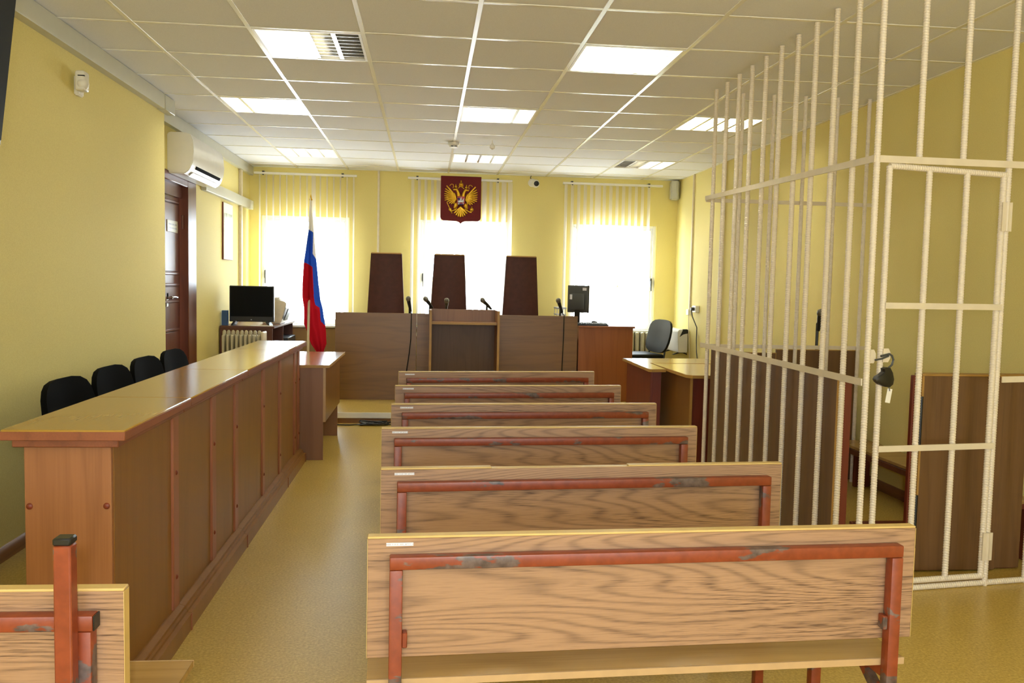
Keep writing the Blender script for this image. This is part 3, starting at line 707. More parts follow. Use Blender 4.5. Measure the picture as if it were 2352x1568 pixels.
for x in (1.425, 1.52): mb.box(x, x+.006, 9.31, 9.32, .781, 1.1); mb.box(x, x+.006, 9.50, 9.51, .781, 1.1)
single(mb, 'document_tray', M['silver'], 'two-tier grey document tray left of the computer monitor', 'document tray')
# judges' chairs
def judge_chair(x, label):
    t = thing('judge_chair', label, 'armchair', (x, 9.95, dz), group='high-backed judges chairs')
    mb = MB(); n = 8
    w0, w1, z0, z1 = .235, .176, .42, 1.57
    ri = []
    for k in range(n+1):
        u = k/n; w = w0+(w1-w0)*u; z = z0+(z1-z0)*u; y = .02*u; th = .035
        ri.append([mb.b.verts.new(p) for p in ((-w, y-th*.6, z), (-w+.03, y-th, z), (w-.03, y-th, z), (w, y-th*.6, z), (w, y+th, z), (-w, y+th, z))])
    mb.skin(ri); mb.build('backrest', M['leather'], t)
    mb = MB(); mb.box(-.172, .172, -.022, .05, 1.563, 1.578, .004); mb.build('top_trim', M['edgedull'], t)
    mb = MB(); mb.box(-.25, .25, .0, .5, .36, .47, .04, 3); mb.build('seat', M['leather'], t)
    for s in (-1, 1):
        mb = MB(); mb.box(s*.27-.025, s*.27+.025, .05, .42, .63, .66, .01); mb.box(s*.27-.02, s*.27+.02, .3, .34, .42, .63); mb.build('armrest', M['leather'], t)
    mb = MB(); mb.cyl((0, .25, .08), (0, .25, .36), .03, 10)
    for k in range(5):
        a = 2*PI*k/5+.3; mb.tube([(0, .25, .09), (.14*math.cos(a), .25+.14*math.sin(a), .075), (.28*math.cos(a), .25+.28*math.sin(a), .055)], .018, 6); mb.ball((.28*math.cos(a), .25+.28*math.sin(a), .027), .027, 8)
    mb.build('base', M['black'], t)
judge_chair(-.472, 'tall brown leather chair behind the bench, between left and middle windows')
judge_chair(.25, 'tall brown leather chair in the middle, directly below the emblem')
judge_chair(1.09, 'tall brown leather chair behind the bench, right of the middle window')
# microphones
def mic(name_label, hx, hy, hz, tx, ty, tz, sx, sy, sz0, cable=None):
    t = thing('microphone', name_label, 'microphone', (sx, sy, sz0), world=True)
    H, T = Vector((hx, hy, hz)), Vector((tx, ty, tz)); ax = (T-H).normalized()
    mb = MB(); mb.lathe(H, ax, [(0, .006), (.004, .016), (.014, .025), (.03, .027), (.044, .024), (.05, .02)], 14); mb.build('grille', M['grille'], t)
    mb = MB(); L = (T-H).length; mb.lathe(H+ax*.05, ax, [(0, .021), (.02, .02), (L-.055, .012), (L-.05, .01)], 12); mb.build('handle', M['black'], t)
    mb = MB(); P_ = H+ax*(L*.6); mb.cyl((sx, sy, sz0+.012), (sx, sy, P_.z-.01), .011, 8); mb.tube([(sx, sy, P_.z-.015), P_], .013, 8); mb.lathe((sx, sy, sz0), (0, 0, 1), [(0, .06), (.008, .06), (.014, .02)], 16); mb.build('stand', M['black'], t)
    if cable: mb = MB(); mb.tube([T]+cable, .0055, 6); mb.build('cable', M['black'], t)
mic('microphone standing beside the left judge chair, cable over the bench', -.205, 9.17, 1.20, -.17, 9.2, 1.02, -.185, 9.19, .78, [(-.165, 9.12, 1.035), (-.162, 9.046, 1.02), (-.163, 9.036, .9), (-.165, 9.036, .75), (-.18, 9.036, .6), (-.2, 9.036, .45), (-.22, 9.035, .3), (-.24, 9.02, .118)])
mic('microphone tilted left, at the left end of the lectern top', -.03, 9.22, 1.195, .06, 9.25, 1.075, .03, 9.24, .78)
mic('microphone facing forward in front of the middle judge chair', .208, 9.16, 1.18, .212, 9.30, 1.07, .21, 9.26, .78)
mic('microphone slanting right on a thin stand above lectern', .578, 9.22, 1.19, .70, 9.26, 1.075, .645, 9.24, .78)
mic('microphone beside the computer monitor, cable hanging over the bench', 1.41, 9.18, 1.21, 1.47, 9.22, 1.05, 1.445, 9.2, .78, [(1.462, 9.14, 1.045), (1.464, 9.046, 1.03), (1.464, 9.036, .9), (1.46, 9.036, .7), (1.455, 9.036, .5), (1.45, 9.03, .3), (1.45, 9.02, .12)])

# ------------------------------------------------------------------ flag
FLAG = [(2.19, -1.204, -1.197), (2.077, -1.21, -1.184), (1.988, -1.214, -1.175), (1.864, -1.214, -1.167), (1.721, -1.231, -1.156), (1.541, -1.256, -1.137), (1.429, -1.262, -1.125), (1.317, -1.268, -1.114), (1.182, -1.268, -1.099), (1.002, -1.267, -1.076), (0.89, -1.268, -1.058), (0.822, -1.239, -1.048), (0.687, -1.199, -1.043), (0.615, -1.149, -1.069), (.56, -1.135, -1.085)]
t = thing('flag', 'white, blue and red flag hanging on a pole before the left window', 'flag', (-1.225, 9.0, 0), world=True)
mb = MB(); mb.cyl((-1.232, 9.0, .02), (-1.202, 9.0, 2.17), .013, 12); mb.build('pole', M['cream'], t)
mb = MB(); mb.lathe((-1.202, 9.0, 2.165), (0, 0, 1), [(0, .016), (.01, .019), (.02, .012), (.05, .006), (.062, .001)], 12); mb.build('finial', M['gold'], t)
mb = MB(); mb.lathe((-1.232, 9.0, 0), (0, 0, 1), [(0, .14), (.02, .14), (.035, .05), (.12, .025)], 20); mb.build('base', M['cabinet'], t)
def itp(z, tab):
    for a, b in zip(tab, tab[1:]):
        if b[0] <= z <= a[0]:
            u = (a[0]-z)/(a[0]-b[0]+1e-9); return [a[i]+(b[i]-a[i])*u for i in range(1, len(a))]
    return list(tab[-1][1:] if z < tab[-1][0] else tab[0][1:])
def stripe(x, z):
    # hoist colours of the hanging cloth: white outermost, then blue, then red
    xw = itp(z, [(2.2, -1.30), (1.868, -1.30), (1.8675, -1.222), (1.842, -1.172), (1.62, -1.170), (1.56, -1.14), (1.44, -1.122), (1.43, -1.0), (.5, -1.0)])[0]
    if z > 1.868 or x > xw: return 0
    xr = itp(z, [(2.2, -1.4), (1.536, -1.4), (1.53, -1.255), (1.485, -1.168), (1.319, -1.16), (1.095, -1.15), (1.068, -1.112), (.924, -1.10), (.862, -1.04), (.5, -1.0)])[0]
    return 2 if x < xr else 1
nz, nx = 220, 64; grid = []
def sst(a, b, x): u = max(0, min(1, (x-a)/(b-a))); return u*u*(3-2*u)
for a in range(nz+1):
    z = FLAG[0][0]+(FLAG[-1][0]-FLAG[0][0])*a/nz; l, r = itp(z, FLAG); row = []
    for b in range(nx+1):
        u = b/nx; row.append((l+(r-l)*u, 8.935+.12*sst(1.18, 1.04, z)-.03*math.sin(u*PI*3+z*1.2)*min(1, (2.25-z)*2.2)+.012*math.sin(7*u+4*z), z))
    grid.append(row)
mb = MB()
V = [[mb.b.verts.new(p) for p in row] for row in grid]
for a in range(nz):
    for b in range(nx):
        f = mb.b.faces.new((V[a][b], V[a][b+1], V[a+1][b+1], V[a+1][b]))
        c = f.calc_center_median(); f.material_index = stripe(c.x, c.z)
mb.build('cloth', [M['flagwhite'], M['flagblue'], M['flagred']], t)

# ------------------------------------------------------------------ television corner
t = thing('media_cabinet', 'dark brown low cabinet with open shelves in the far left corner', 'cabinet', (-1.85, 9.6, 0), world=True)
cz = .862
B(XL2+.01, -1.57, 9.02, 10.38, cz-.022, cz, .002).build('top', M['cabinet'], t)
B(XL2+.01, -1.59, 9.03, 9.05, 0, cz-.022).build('end_panel', M['cabinet'], t)
B(XL2+.01, -1.59, 10.36, 10.38, 0, cz-.022).build('end_panel', M['cabinet'], t)
B(XL2+.01, -1.59, 9.69, 9.71, 0, cz-.022).build('divider', M['cabinet'], t)
B(XL2+.01, XL2+.02, 9.05, 10.36, 0, cz-.022).build('back_panel', M['cabinet'], t)
B(XL2+.02, -1.59, 9.05, 9.69, .60, .615).build('shelf', M['cabinet'], t); B(XL2+.02, -1.59, 9.71, 10.36, .60, .615).build('shelf', M['cabinet'], t)
for a, b in ((9.055, 9.685), (9.715, 10.355)):
    dr = B(-1.605, -1.585, a, b, .02, .595, .002).build('door', M['cabinet'], t)
    mb = MB(); mb.ball((-1.575, (a+b)/2, .5), .012, 10); mb.build('knob', M['chrome'], dr)
single(B(-1.98, -1.545, 9.75, 10.3, .616, .70, .006), 'video_recorder', M['black'], 'black video recorder on the cabinet shelf near the flag', 'video recorder')
t = thing('television', 'black flat television standing on the dark cabinet, far left', 'television', (-1.83, 9.2, cz), world=True)
B(-2.058, -1.602, 9.18, 9.225, .90, 1.276, .006).build('casing', M['black'], t)
B(-2.046, -1.614, 9.178, 9.18, .955, 1.265).build('screen', M['screen'], t)
for s in (-1, 1):
    mb = MB(); x = -1.83+s*.16; mb.prism([(x-.012, .91), (x+.012, .91), (x+s*.03+.012, cz+.0005), (x+s*.03-.012, cz+.0005)], 'y', 9.11, 9.29, .003); mb.build('foot', M['black'], t)
mb = MB(); mb.box(-1.84, -1.826, 9.1765, 9.18, .918, .926, .001); mb.build('logo_light', M['silver'], t)
single(B(-2.118, -2.06, 9.10, 9.16, cz+.0005, 1.017, .002), 'file_box', M['bluebox'], 'blue card file box left of the far television', 'file box')
single(B(-1.82, -1.60, 9.04, 9.13, cz+.0005, cz+.006), 'paper_stack', M['paper'], 'white papers lying in front of the television', 'paper')
t = thing('printer', 'white printer beside the window behind the television', 'printer', (-1.66, 9.8, cz), world=True)
mb = MB(); mb.prism([(-1.80, cz+.001), (-1.60, cz+.001), (-1.60, .90), (-1.545, 1.05), (-1.545, 1.10), (-1.60, 1.12), (-1.80, 1.12)], 'y', 9.6, 9.95, .008); mb.build('body', M['cream'], t)
B(-1.79, -1.62, 9.62, 9.93, 1.121, 1.155, .01).build('lid', M['white'], t)
mb = MB(); mb.prism([(-1.585, .90), (-1.535, 1.03), (-1.525, 1.025), (-1.575, .895)], 'y', 9.66, 9.9); mb.build('paper_tray', M['grey'], t)
# oil radiator
t = thing('oil_radiator', 'cream oil-filled radiator in front of the dark cabinet', 'radiator', (-1.76, 8.6, 0), world=True)
for k in range(9):
    x = -1.975+k*.042; mb = MB()
    mb.box(x-.012, x+.012, 8.53, 8.69, .12, .80, .011, 3); mb.lathe((x, 8.60, .80), (0, 0, 1), [(-.03, .014), (.0, .018), (.03, .017), (.044, .008)], 10); mb.build('fin', M['radiator'], t)
mb = MB(); mb.box(-1.612, -1.585, 8.52, 8.70, .12, .835, .012, 3); e_ = mb.build('control_panel', M['cream'], t)
mb = MB(); mb.cyl((-1.585, 8.6, .72), (-1.56, 8.6, .72), .025, 12); mb.cyl((-1.585, 8.6, .62), (-1.56, 8.6, .62), .02, 12); mb.build('knob', M['cream'], e_)
B(-1.584, -1.57, 8.55, 8.6, .66, .69, .003).build('switch', M['redpaint'], e_)
mb = MB()
for x in (-1.93, -1.62): mb.box(x-.02, x+.02, 8.5, 8.72, .04, .06); mb.cyl((x, 8.51, .025), (x+.01, 8.51, .025), .025, 10); mb.cyl((x, 8.71, .025), (x+.01, 8.71, .025), .025, 10); mb.box(x-.01, x+.01, 8.58, 8.64, .06, .14)
mb.build('wheel_base', M['black'], t)

# ------------------------------------------------------------------ visitor chairs along the left wall
def visitor_chair(loc, rz, label, group, mat):
    """faces local +x"""
    t = thing('visitor_chair', label, 'chair', loc, rz, group)
    mb = MB(); n = 10
    vs = mb.box(-.03, .03, -.275, .275, 0, .40, .0)
    bmesh.ops.subdivide_edges(mb.b, edges=mb.b.edges[:], cuts=5, use_grid_fill=True)
    for v in mb.b.verts:
        y, z = v.co.y/.275, (v.co.z-.2)/.2
        k = (abs(y)**3.4+abs(z)**3.4)**(1/3.4); q = max(abs(y), abs(z))
        if k > 1e-6: s = q/k; v.co.y = y*s*.275; v.co.z = .2+z*s*.2
        e = max(abs(y), abs(z)); v.co.x *= (1-.55*e**6)
        v.co.x += .035*(v.co.y/.275)**2 + .02*((v.co.z-.2)/.2)**2
    mb.xf(list(mb.b.verts), Matrix.Translation((-.235, 0, .47)) @ Matrix.Rotation(math.radians(-13), 4, 'Y'))
    mb.build('backrest', mat, t)
    mb = MB(); vs = mb.box(-.20, .21, -.235, .235, .42, .475, .026, 3); mb.build('seat', mat, t)
    for s in (-1, 1):
        mb = MB(); mb.tube([(.19, s*.24, 0), (.17, s*.24, .40), (.14, s*.23, .415), (-.15, s*.21, .415)], .011, 8); mb.build('front_leg', M['black'], t)
        mb = MB(); mb.tube([(-.26, s*.22, 0), (-.2, s*.215, .40), (-.235, s*.18, .52), (-.27, s*.17, .62)], .011, 8); mb.build('rear_leg', M['black'], t)
    return t
vc = visitor_chair((-1.42, 4.21, 0), 0, 'black fabric chair behind the wooden barrier, nearest the camera', 'visitor chairs behind the barrier', M['fabric'])
for y, rz, lab in ((4.79, 0, 'black fabric chair behind the barrier, second from the camera'), (5.36, 0, 'black fabric chair behind the barrier, third from the camera'), (5.92, 0, 'black fabric chair behind the barrier, farthest, beside the door')):
    dup(vc, (-1.42, y, 0), rz, lab)

# ------------------------------------------------------------------ wooden barrier: four units
BX0, BX1 = -1.19, -.94
joints = [2.65, 3.32, 4.35, 5.62, 6.42]
BLAB = ['walnut barrier unit nearest the camera, with the end panel', 'walnut barrier unit second from the camera', 'walnut barrier unit third from the camera', 'walnut barrier unit farthest from the camera, beside the desk']
for i in range(4):
    ya, yb = joints[i]+.001, joints[i+1]-.001
    t = thing('barrier_unit', BLAB[i], 'barrier', ((BX0+BX1)/2, (ya+yb)/2, 0), group='walnut barrier units', world=True)
    ys = ya-.05 if i == 0 else ya
    ye = yb+.02 if i == 3 else yb
    tp = B(-1.235, -.885, ys, ye, .872, .90, .003).build('counter_top', M['barriertop'], t)
    mb = MB(); mb.box(-1.236, -.884, ys-.001, ye if i == 3 else ye, .868, .8955, .002); mb.build('edge_band', M['barrieredge'], tp)
    mb = MB(); mb.box(-1.215, -.912, ya-.025 if i == 0 else ya, yb, .843, .868, .003); mb.build('cornice', M['barrieredge'], t)
    B(BX0+.002, BX1-.02, ya+.018, yb, .09, .843).build('carcass', M['barrier'], t)
    mid = [3.86, 5.02, 6.2]
    segs = [(ya, yb)] if i == 0 else ([(ya, mid[i-1]), (mid[i-1], yb)])
    for a, b in segs: B(BX1-.02, BX1, a+.018, b-.018, .09, .843, .001).build('panel', M['barrier'], t)
    posts = ([] if i == 0 else [mid[i-1]]) + [yb-.037]
    for p in posts:
        po = B(BX1-.02, BX1+.009, p-.036, p+.036, .10, .843, .003).build('post', M['barrierpost'], t)
        for z in (.22, .62): mb = MB(); mb.ball((BX1+.009, p, z), .0095, 10, (.6, 1, 1)); mb.build('screw_cap', M['redwood'], po)
    mb = MB(); mb.prism([(BX1-.02, 0), (-.886, 0), (-.886, .064), (-.902, .068), (-.902, .078), (-.912, .08), (-.912, .092), (BX1+.006, .1), (BX1-.02, .1)], 'y', ya, yb); mb.build('plinth', M['barrier'], t, smooth=False)
    B(-.8855, -.882, yb-.012, yb, 0, .064).build('plinth_trim', M['barrieredge'], t)
    if i == 0:
        e_ = B(BX0-.002, BX1-.002, ya-.0005, ya+.018, 0, .843, .002).build('end_panel', M['barrierend'], t)
        for x in (BX0+.012, BX1-.016): mb = MB(); mb.ball((x, ya-.001, .66), .010, 10, (1, .6, 1)); mb.build('screw_cap', M['redwood'], e_)
    if i == 3: B(BX0, BX1-.02, yb, yb+.016, 0, .843).build('end_panel', M['barrierend'], t)

# desk at the far end of the barrier
t = thing('prosecutor_desk', 'small desk with shiny top at the far end of the barrier', 'desk', (-.98, 7.05, 0), world=True)
tp = B(-1.25, -.722, 6.455, 7.67, .70, .72, .001).build('desktop', M['desktop'], t)
mb = MB(); mb.box(-.722, -.719, 6.452, 7.672, .699, .7195); mb.box(-1.25, -.722, 6.452, 6.455, .699, .7195); mb.build('edge_band', M['edgedull'], tp)
B(-1.2, -.766, 6.47, 6.49, 0, .70).build('leg_panel', M['deskleg'], t)
B(-1.2, -.766, 7.5, 7.52, 0, .70).build('leg_panel', M['deskleg'], t)
pn = B(-.766, -.748, 6.474, 7.52, .29, .70).build('modesty_panel', M['deskside'], t)
B(-.7665, -.7475, 6.468, 6.474, .29, .70).build('edge_band', M['edgelight'], pn)

# desks on the right
def rdesk(name, label, poly, z, cx0, cy0):
    t = thing(name, label, 'desk', (cx0, cy0, 0), world=True)
    mb = MB(); mb.prism(poly, 'z', z-.022, z, .0015); tp = mb.build('desktop', M['desktop'], t)
    mb = MB(); c = Vector((sum(p[0] for p in poly)/len(poly), sum(p[1] for p in poly)/len(poly)))
    P2 = []
    for p in poly: d = (Vector(p)-c).normalized(); P2.append((p[0]+d.x*.003, p[1]+d.y*.003))
    mb.prism(P2, 'z', z-.0225, z-.002); mb.build('edge_band', M['edgedull'], tp)
    return t
t = rdesk('corner_desk', 'red-brown desk with pale shiny top behind the nearer right desk', [(1.735, 7.41), (1.72, 6.46), (1.74, 6.43), (1.855, 6.45), (1.86, 6.97), (2.5, 6.98), (2.5, 7.46)], .72, 2.0, 7.1)
B(1.765, 1.785, 6.56, 7.36, 0, .697).build('side_panel', M['redwood'], t); B(1.786, 1.85, 6.56, 6.58, 0, .697).build('front_panel', M['redwood'], t); B(2.45, 2.47, 7.0, 7.44, 0, .697).build('side_panel', M['redwood'], t)
t = rdesk('lawyer_desk', 'brown desk with pale shiny top beside the far end of the cage', [(1.872, 6.94), (1.895, 6.06), (1.93, 6.01), (3.0, 6.01), (3.0, 6.94)], .72, 2.4, 6.5)
pn = B(1.925, 1.943, 6.05, 6.9, 0, .697).build('side_panel', M['deskside'], t); B(1.9245, 1.9435, 6.044, 6.05, 0, .697).build('edge_band', M['edgedull'], pn)
B(1.944, 2.95, 6.07, 6.09, 0, .697).build('front_panel', M['redwood'], t); B(2.95, 2.97, 6.05, 6.9, 0, .697).build('side_panel', M['deskside'], t)
visitor_chair((2.50, 9.82, dz), math.radians(192), 'black leatherette chair beside the white heater, facing the clerk desk', None, M['leatherblack'])
hc = dup(vc, (2.87, 7.27, 0), math.radians(-88), 'black chair mostly hidden behind the far end of the cage'); hc.scale = (.9, .9, .9); del hc['group']
# lawyers' stand panels beyond the cage
for (a, b, zt, lab) in ((2.0, 2.462, .905, 'lower brown wooden screen beyond the far end of the cage'), (2.468, 3.06, .93, 'taller brown wooden screen beyond the cage, below the microphone')):
    t = thing('wooden_screen', lab, 'screen', ((a+b)/2, 5.82, 0), world=True)
    p = B(a, b, 5.81, 5.83, 0, zt-.001).build('panel', M['cagewood'], t)
    mb = MB(); mb.box(a, b, 5.808, 5.832, zt-.001, zt+.004); mb.box(b, b+.004, 5.808, 5.832, 0, zt+.004); mb.build('edge_band', M['edgedull'], p)
mic('black microphone on a clamp stand seen through the cage bars', 2.84, 5.93, 1.222, 2.835, 5.95, 1.06, 2.83, 5.955, .72)

# ------------------------------------------------------------------ benches
def bench(x0, y0, L, yaw, label, gap=None, sx_=.012, rail_out=0.0, cap=False):
    t = thing('courtroom_bench', label, 'bench', (x0, y0, 0), yaw, 'benches')
    b1 = MB(); b1.box(0, L, .031, .057, .484, .765, .001); br = b1.build('backrest', M['bench'], t)
    mb = MB()
    for ga, gb in ([(0, 1)] if gap is None else [(0, gap[0]), (gap[1], 1)]): mb.box(-.0005+L*ga, L*gb+.0005, .0305, .0575, .765, .7705, .0015)
    if gap: mb.box(L*gap[0], L*gap[1], .031, .057, .765, .7662)
    mb.box(-.001, 0, .0305, .0575, .484, .765); mb.box(L, L+.001, .0305, .0575, .484, .765); mb.build('edge_band', M['edge'], br)
    mb = MB(); mb.box(.042, .042+.062, .0295, .031, .748, .7555); mb.build('label_strip', M['printlabel'], br)
    st = B(.0, L-sx_, .036, .475, .414, .43, .001).build('seat', M['benchseat'], t)
    mb = MB(); mb.box(.0, L-sx_, .0315, .036, .4135, .4305); mb.box(.0, L-sx_, .475, .4785, .4135, .4305); mb.build('edge_band', M['edgelight'], st)
    w = .03; a, b = .05, L-.048
    mb = MB(); mb.box(a-.0, b+rail_out, 0, w, .70, .73, .0035, 2); rl = mb.build('top_rail', M['rust'], t)
    for x in (a, b-w):
        mb = MB(); mb.box(x, x+w, 0, w, 0, .6995, .003, 2); mb.build('rear_leg', M['rust'], t)
        mb = MB(); mb.box(x, x+w, .37, .37+w, 0, .383, .003, 2); mb.build('front_leg', M['rust'], t)
        mb = MB(); mb.box(x+.001, x+w-.001, w, .40, .384, .4135, .003, 2); mb.build('seat_bearer', M['rust'], t)
    mb = MB(); mb.prism([(w, .30), (w, .33), (.12, .384), (.16, .384)], 'x', b-w+.004, b-.004); mb.build('brace', M['rust'], t)
    mb = MB(); mb.prism([(w, .30), (w, .33), (.12, .384), (.16, .384)], 'x', a+.004, a+w-.004); mb.build('brace', M['rust'], t)
    for x in (a+w, b-w-.012):
        mb = MB(); mb.box(x, x+.012, .006, .031, .515, .55, .002); mb.build('lug', M['rust'], t)
    if cap: B(b+rail_out, b+rail_out+.003, .001, w-.001, .701, .729, .001).build('end_cap', M['black'], rl)
    return t
BN = [(-.126, 1.945, 1.234, 2.0, 'oak bench nearest the camera, front of the right block'), (-.134, 2.67, 1.207, 2.755, 'oak bench second from the camera, edge strip missing along its top middle'), (-.172, 3.42, 1.149, 3.49, 'oak bench third from the camera in the centre block'),
      (-.161, 4.098, 1.161, 4.18, 'oak bench fourth from the camera in the centre block'), (-.169, 4.828, 1.151, 4.93, 'oak bench fifth from the camera in the centre block'), (-.174, 5.58, 1.148, 5.72, 'oak bench farthest from the camera, closest to the lectern')]
for xa, ya, xb, yb, lab in BN:
    L = math.hypot(xb-xa, yb-ya); bench(xa, ya-.03, L, math.atan2(yb-ya, xb-xa), lab, gap=(.26, .60) if 'second' in lab else None)
bench(-1.86, 1.616, 1.30, -.012, 'oak bench in the lower left corner in front of the barrier', sx_=-.004, rail_out=.003, cap=True)
t = thing('steel_post', 'upright rust-red square steel post with black cap at the back of the lower left bench', 'post', (-.643, 1.58, 0), world=True)
B(-.659, -.628, 1.566, 1.597, 0, .872, .003).build('tube', M['rust'], t)
B(-.6595, -.6275, 1.5655, 1.5975, .872, .886, .003).build('end_cap', M['black'], t)

# ------------------------------------------------------------------ cables on the floor
mb = MB(); rnd = random.Random(3); pts = []
for k in range(70):
    a = k*.75; pts.append((-.48+.13*math.cos(a)+rnd.uniform(-.03, .03), 8.06+.055*math.sin(a*1.1)+rnd.uniform(-.015, .015), .006+.035*(k/70)*rnd.random()+.004))
mb.tube(pts, .006, 6); mb.tube([(-.6, 8.06, .007), (-.7, 8.02, .007), (-.85, 8.03, .007), (-1.0, 8.05, .007)], .006, 6); mb.tube([(-.38, 8.05, .007), (-.3, 8.06, .007), (-.22, 8.1, .007), (-.1, 8.09, .007)], .006, 6)
single(mb, 'cable_coil', M['black'], 'coil of black cable on the floor at the foot of the dais', 'cable')

# ------------------------------------------------------------------ the cage
RB = .0134; PITCHR = .0118
def rebar(mb, p0, p1, r=RB, n=12):
    p0, p1 = Vector(p0), Vector(p1); ax = p1-p0; L = ax.length; ax.normalize(); u = ax.orthogonal().normalized(); w = ax.cross(u)
    k = max(2, int(L/PITCHR)); pt = L/k; rings = []
    prof = [(0.0, r-.0007), (.38, r-.0007), (.55, r+.0007), (.83, r+.0007)]
    for i in range(k):
        for f, rr in prof:
            ring = []
            for j in range(n):
                th = 2*PI*j/n; d = (i+f)*pt + .0022*math.cos(th*2)*(1 if 0 < i < k-1 else 0)
                ring.append(mb.b.verts.new(p0+ax*d+u*(rr*math.cos(th))+w*(rr*math.sin(th))))
            rings.append(ring)
    rings.append(mb.ring(p1, ax, r-.0007, n, u))
    mb.skin(rings)
CG = Vector((1.91, 3.565, 0)); FX = Vector((.9906, .1375, 0)); FN = Vector((.1375, -.9906, 0))    # front corner, direction of the front, outward
def F(s, z, o=0.0): p = CG+FX*s+FN*o; return Vector((p.x, p.y, z))
cage = thing('holding_cage', 'ivory barred holding cage with a padlocked door, at right', 'cage', (1.91, 3.565, 0), world=True)
bar0 = None
def fullbar(x, y):
    global bar0
    if bar0 is None:
        mb = MB(); rebar(mb, (0, 0, 0), (0, 0, HC)); bar0 = mb.build('bar', M['cagepaint'], None); bar0.parent = cage; b = bar0
    else: b = bar0.copy(); COL.objects.link(b); b.parent = cage
    b.location = (x-1.91, y-3.565, 0)
for k in range(11): fullbar(1.91, 5.655-.2125*k)
FS = Vector((1.21, .168, 0))
for s in (.232, .459):
    mb = MB(); rebar(mb, F(s, 1.935), F(s, HC)); mb.build('bar', M['cagepaint'], cage)
for s in (.705, .93, 1.16): fullbar(F(s, 0).x, F(s, 0).y)
for x in (2.125, 2.345, 2.57, 2.80, 3.03): fullbar(x, 5.735)
def band(mb, P, Q, n, h, th=.006):
    P, Q, n = Vector(P), Vector(Q), Vector(n); Z = Vector((0, 0, h))
    A = [P, P+n*th, P+n*th+Z, P+Z]; Bq = [Q, Q+n*th, Q+n*th+Z, Q+Z]
    mb.skin([[mb.b.verts.new(p) for p in A], [mb.b.verts.new(p) for p in Bq]])
nx_ = Vector((-1, 0, 0)); s1 = 1.196
mb = MB(); band(mb, (1.8955, 3.515, 1.908), (1.8955, 5.755, 1.955), nx_, .03); mb.build('side_band', M['cagebandpaint'], cage)
mb = MB(); band(mb, F(-.016, 1.9125, .0145), F(s1, 1.932, .0145), FN, .03); mb.build('front_band', M['cagebandpaint'], cage)
mb = MB(); band(mb, (1.8955, 3.535, .945), (1.8955, 5.755, .948), nx_, .031); mb.build('side_band', M['cagebandpaint'], cage)
mb = MB(); band(mb, F(.72, .953, .0145), F(s1, .96, .0145), FN, .028); mb.build('front_band', M['cagebandpaint'], cage)
for z in (1.945, .942):
    mb = MB(); band(mb, (1.8955, 5.75, z), (XR-.001, 5.75, z), (0, 1, 0), .026); mb.build('far_band', M['cagebandpaint'], cage)
mb = MB(); rebar(mb, F(.02, .0135, 0), F(s1, .0135, 0)); mb.build('threshold', M['cagepaint'], cage)
dr = MB(); rebar(dr, F(.083, 1.903, .004), F(.692, 1.893, .004)); rebar(dr, F(.083, .048, .004), F(.083, 1.903, .004)); rebar(dr, F(.677, .048, .004), F(.677, 1.893, .004)); rebar(dr, F(.083, .048, .004), F(.69, .048, .004))
door = dr.build('door', M['cagepaint'], cage)
for s in (.286, .482):
    mb = MB(); rebar(mb, F(s, .055, .004), F(s, 1.893, .004)); mb.build('door_bar', M['cagepaint'], door)
for z0 in (1.283, .648):
    mb = MB(); band(mb, F(.083, z0, .018), F(.69, z0+.001, .018), FN, .027); mb.build('crossbar', M['cagebandpaint'], door)
for z0 in (1.64, .125):
    mb = MB(); band(mb, F(.664, z0, .018), F(.688, z0, .018), FN, .13, .005); band(mb, F(.692, z0, .018), F(.716, z0, .018), FN, .13, .005); mb.cyl(F(.690, z0+.001, .022), F(.690, z0+.129, .022), .008, 10); mb.build('hinge', M['cagebandpaint'], door)
# padlock hasp: welded lugs
def lug(mb, s, z, o, flip):
    pts = [(0, -.03), (.026*flip, -.03), (.036*flip, -.012), (.036*flip, .012), (.026*flip, .03), (0, .03)]
    P = [F(s+a, z+b, o) for a, b in pts]; Q = [F(s+a, z+b, o+.005) for a, b in pts]
    mb.skin([[mb.b.verts.new(p) for p in P], [mb.b.verts.new(p) for p in Q]])
mb = MB(); lug(mb, .012, 1.073, .016, 1); mb.build('hasp_lug', M['cagebandpaint'], cage)
mb = MB(); lug(mb, .083, 1.078, .019, 1); mb.build('hasp_lug', M['cagebandpaint'], door)
mb = MB(); mb.tube([F(.038, 1.058, .03), F(.07, 1.064, .032), F(.104, 1.075, .03), F(.106, 1.086, .028)], .0042, 8); mb.build('hasp_bolt', M['grey'], door)
pl = thing('padlock', 'black padlock with white tag hanging on the cage door hasp', 'padlock', tuple(F(.11, .93, .03)), world=True)
mb = MB(); c = F(.098, .985, .028)
def pp(a, b, o=.0): return F(.098+a, .985+b, .028+o)
out = [(-.052, -.022), (-.058, -.012), (-.052, .0), (-.03, .012), (-.018, .022), (-.02, .036), (-.008, .042), (.012, .04), (.026, .018), (.034, -.012), (.03, -.034), (.014, -.046), (-.01, -.044), (-.035, -.034)]
r = [[mb.b.verts.new(pp(a*k, b*k, o)) for a, b in out] for o, k in ((-.016, .82), (-.012, 1), (.012, 1), (.016, .82))]
mb.skin(r); mb.build('body', M['black'], pl)
mb = MB(); mb.tube([pp(.008, .036), pp(.028, .052), pp(.034, .075), pp(.026, .092), pp(.012, .1), pp(-.004, .096), pp(-.03, .09)], .0045, 8); mb.build('shackle', M['grey'], pl)
tg = MB(); P = [(.012, -.052), (.036, -.056), (.026, -.118), (.002, -.114)]
r = [[tg.b.verts.new(pp(a, b, o)) for a, b in P] for o in (-.001, .0015)]; tg.skin(r); tgo = tg.build('tag', M['paper'], pl)
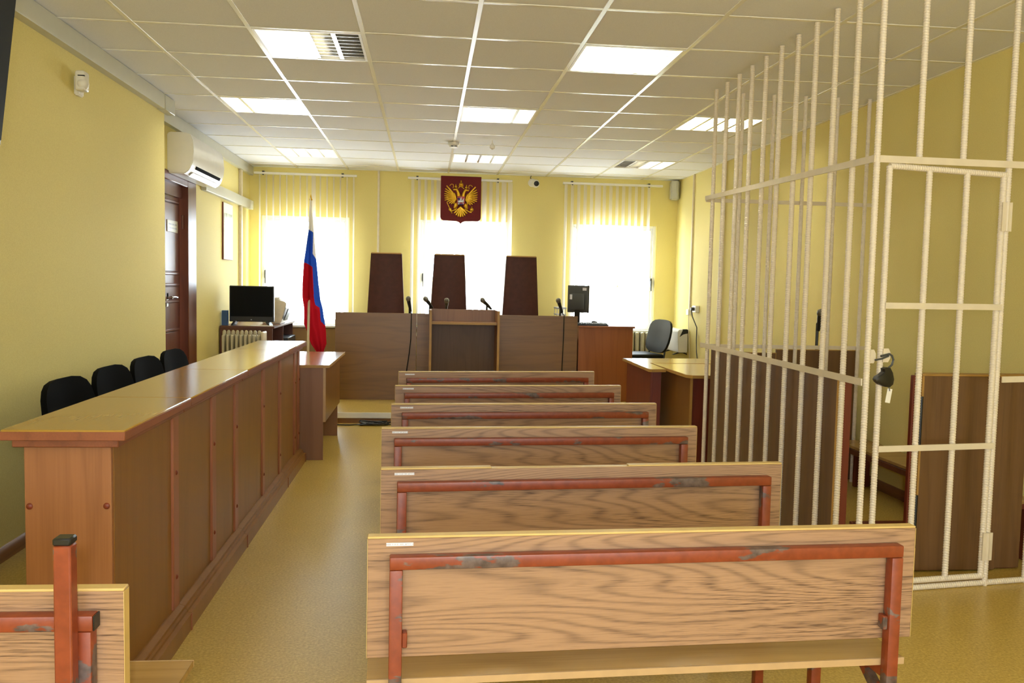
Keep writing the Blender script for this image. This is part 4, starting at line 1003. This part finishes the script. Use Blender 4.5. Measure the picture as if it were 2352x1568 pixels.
mb = MB(); mb.tube([pp(.016, -.044), pp(.02, -.056, .003), pp(.021, -.064, .004)], .0018, 6); mb.build('wire', M['grey'], pl)

# wooden screen standing inside the cage along its side
t = thing('wooden_screen', 'long brown wooden screen inside the cage along the bars', 'screen', (1.985, 4.75, 0), world=True)
p = B(1.94, 1.958, 3.85, 5.66, 0, .94).build('panel', M['cagewood'], t)
mb = MB(); mb.box(1.939, 1.959, 3.846, 3.85, 0, .94); mb.box(1.939, 2.016, 3.846, 5.66, .94, .946); mb.build('edge_band', M['edgedull'], p)
B(1.960, 2.016, 3.852, 3.872, 0, .94).build('end_panel', M['redwood'], t); B(1.998, 2.016, 3.873, 5.66, 0, .94).build('inner_panel', M['redwood'], t)
# low gate leaves behind the cage front
t = thing('wooden_gate', 'brown wooden gate of two leaves behind the cage door', 'gate', (2.62, 3.88, 0), world=True)
p = B(2.376, 2.79, 3.85, 3.868, .008, .958, .001).build('leaf', M['cagewood'], t)
mb = MB(); mb.box(2.366, 2.376, 3.849, 3.869, .008, .958); mb.box(2.366, 2.79, 3.849, 3.92, .958, .968, .002); mb.build('edge_band', M['edgedull'], p)
p = B(2.79, 2.935, 3.875, 3.893, .008, .958, .001).build('leaf', M['cagewood'], t)
mb = MB(); mb.box(2.79, 2.937, 3.873, 3.93, .958, .968, .002); mb.build('edge_band', M['edgedull'], p)
B(2.335, 2.364, 3.875, 3.90, 0, .958, .002).build('post', M['redwood'], t)
B(2.366, 2.934, 3.894, 3.918, 0, .957).build('backing', M['redwood'], t)
for z in (.60, .12):
    mb = MB(); mb.cyl((2.364, 3.847, z), (2.364, 3.847, z+.26), .007, 8); mb.box(2.366, 2.374, 3.8465, 3.849, z, z+.26); mb.build('hinge', M['black'], t)
# bench inside the cage
t = thing('cage_bench', 'low dark-edged bench along the wall inside the cage', 'bench', (2.98, 4.8, 0), world=True)
B(2.86, XR-.022, 3.98, 5.64, .298, .318, .002).build('seat', M['benchseat'], t)
B(2.85, 2.88, 3.98, 5.64, .262, .297, .003).build('front_rail', M['cabinet'], t)
for y in (4.0, 5.58):
    mb = MB(); mb.box(2.97, 3.0, y, y+.03, 0, .2649, .003); mb.box(2.88, 3.09, y, y+.03, .265, .296, .003); mb.box(3.05, 3.08, y, y+.03, 0, .265, .003); mb.build('leg_frame', M['redwood'], t)
single(B(2.45, 2.845, 4.6, 4.64, 0, .03, .003), 'floor_rail', M['redwood'], 'red-brown steel rail lying on the floor inside the cage', 'rail')

for o in bpy.data.objects:
    if '_world' in o: del o['_world']
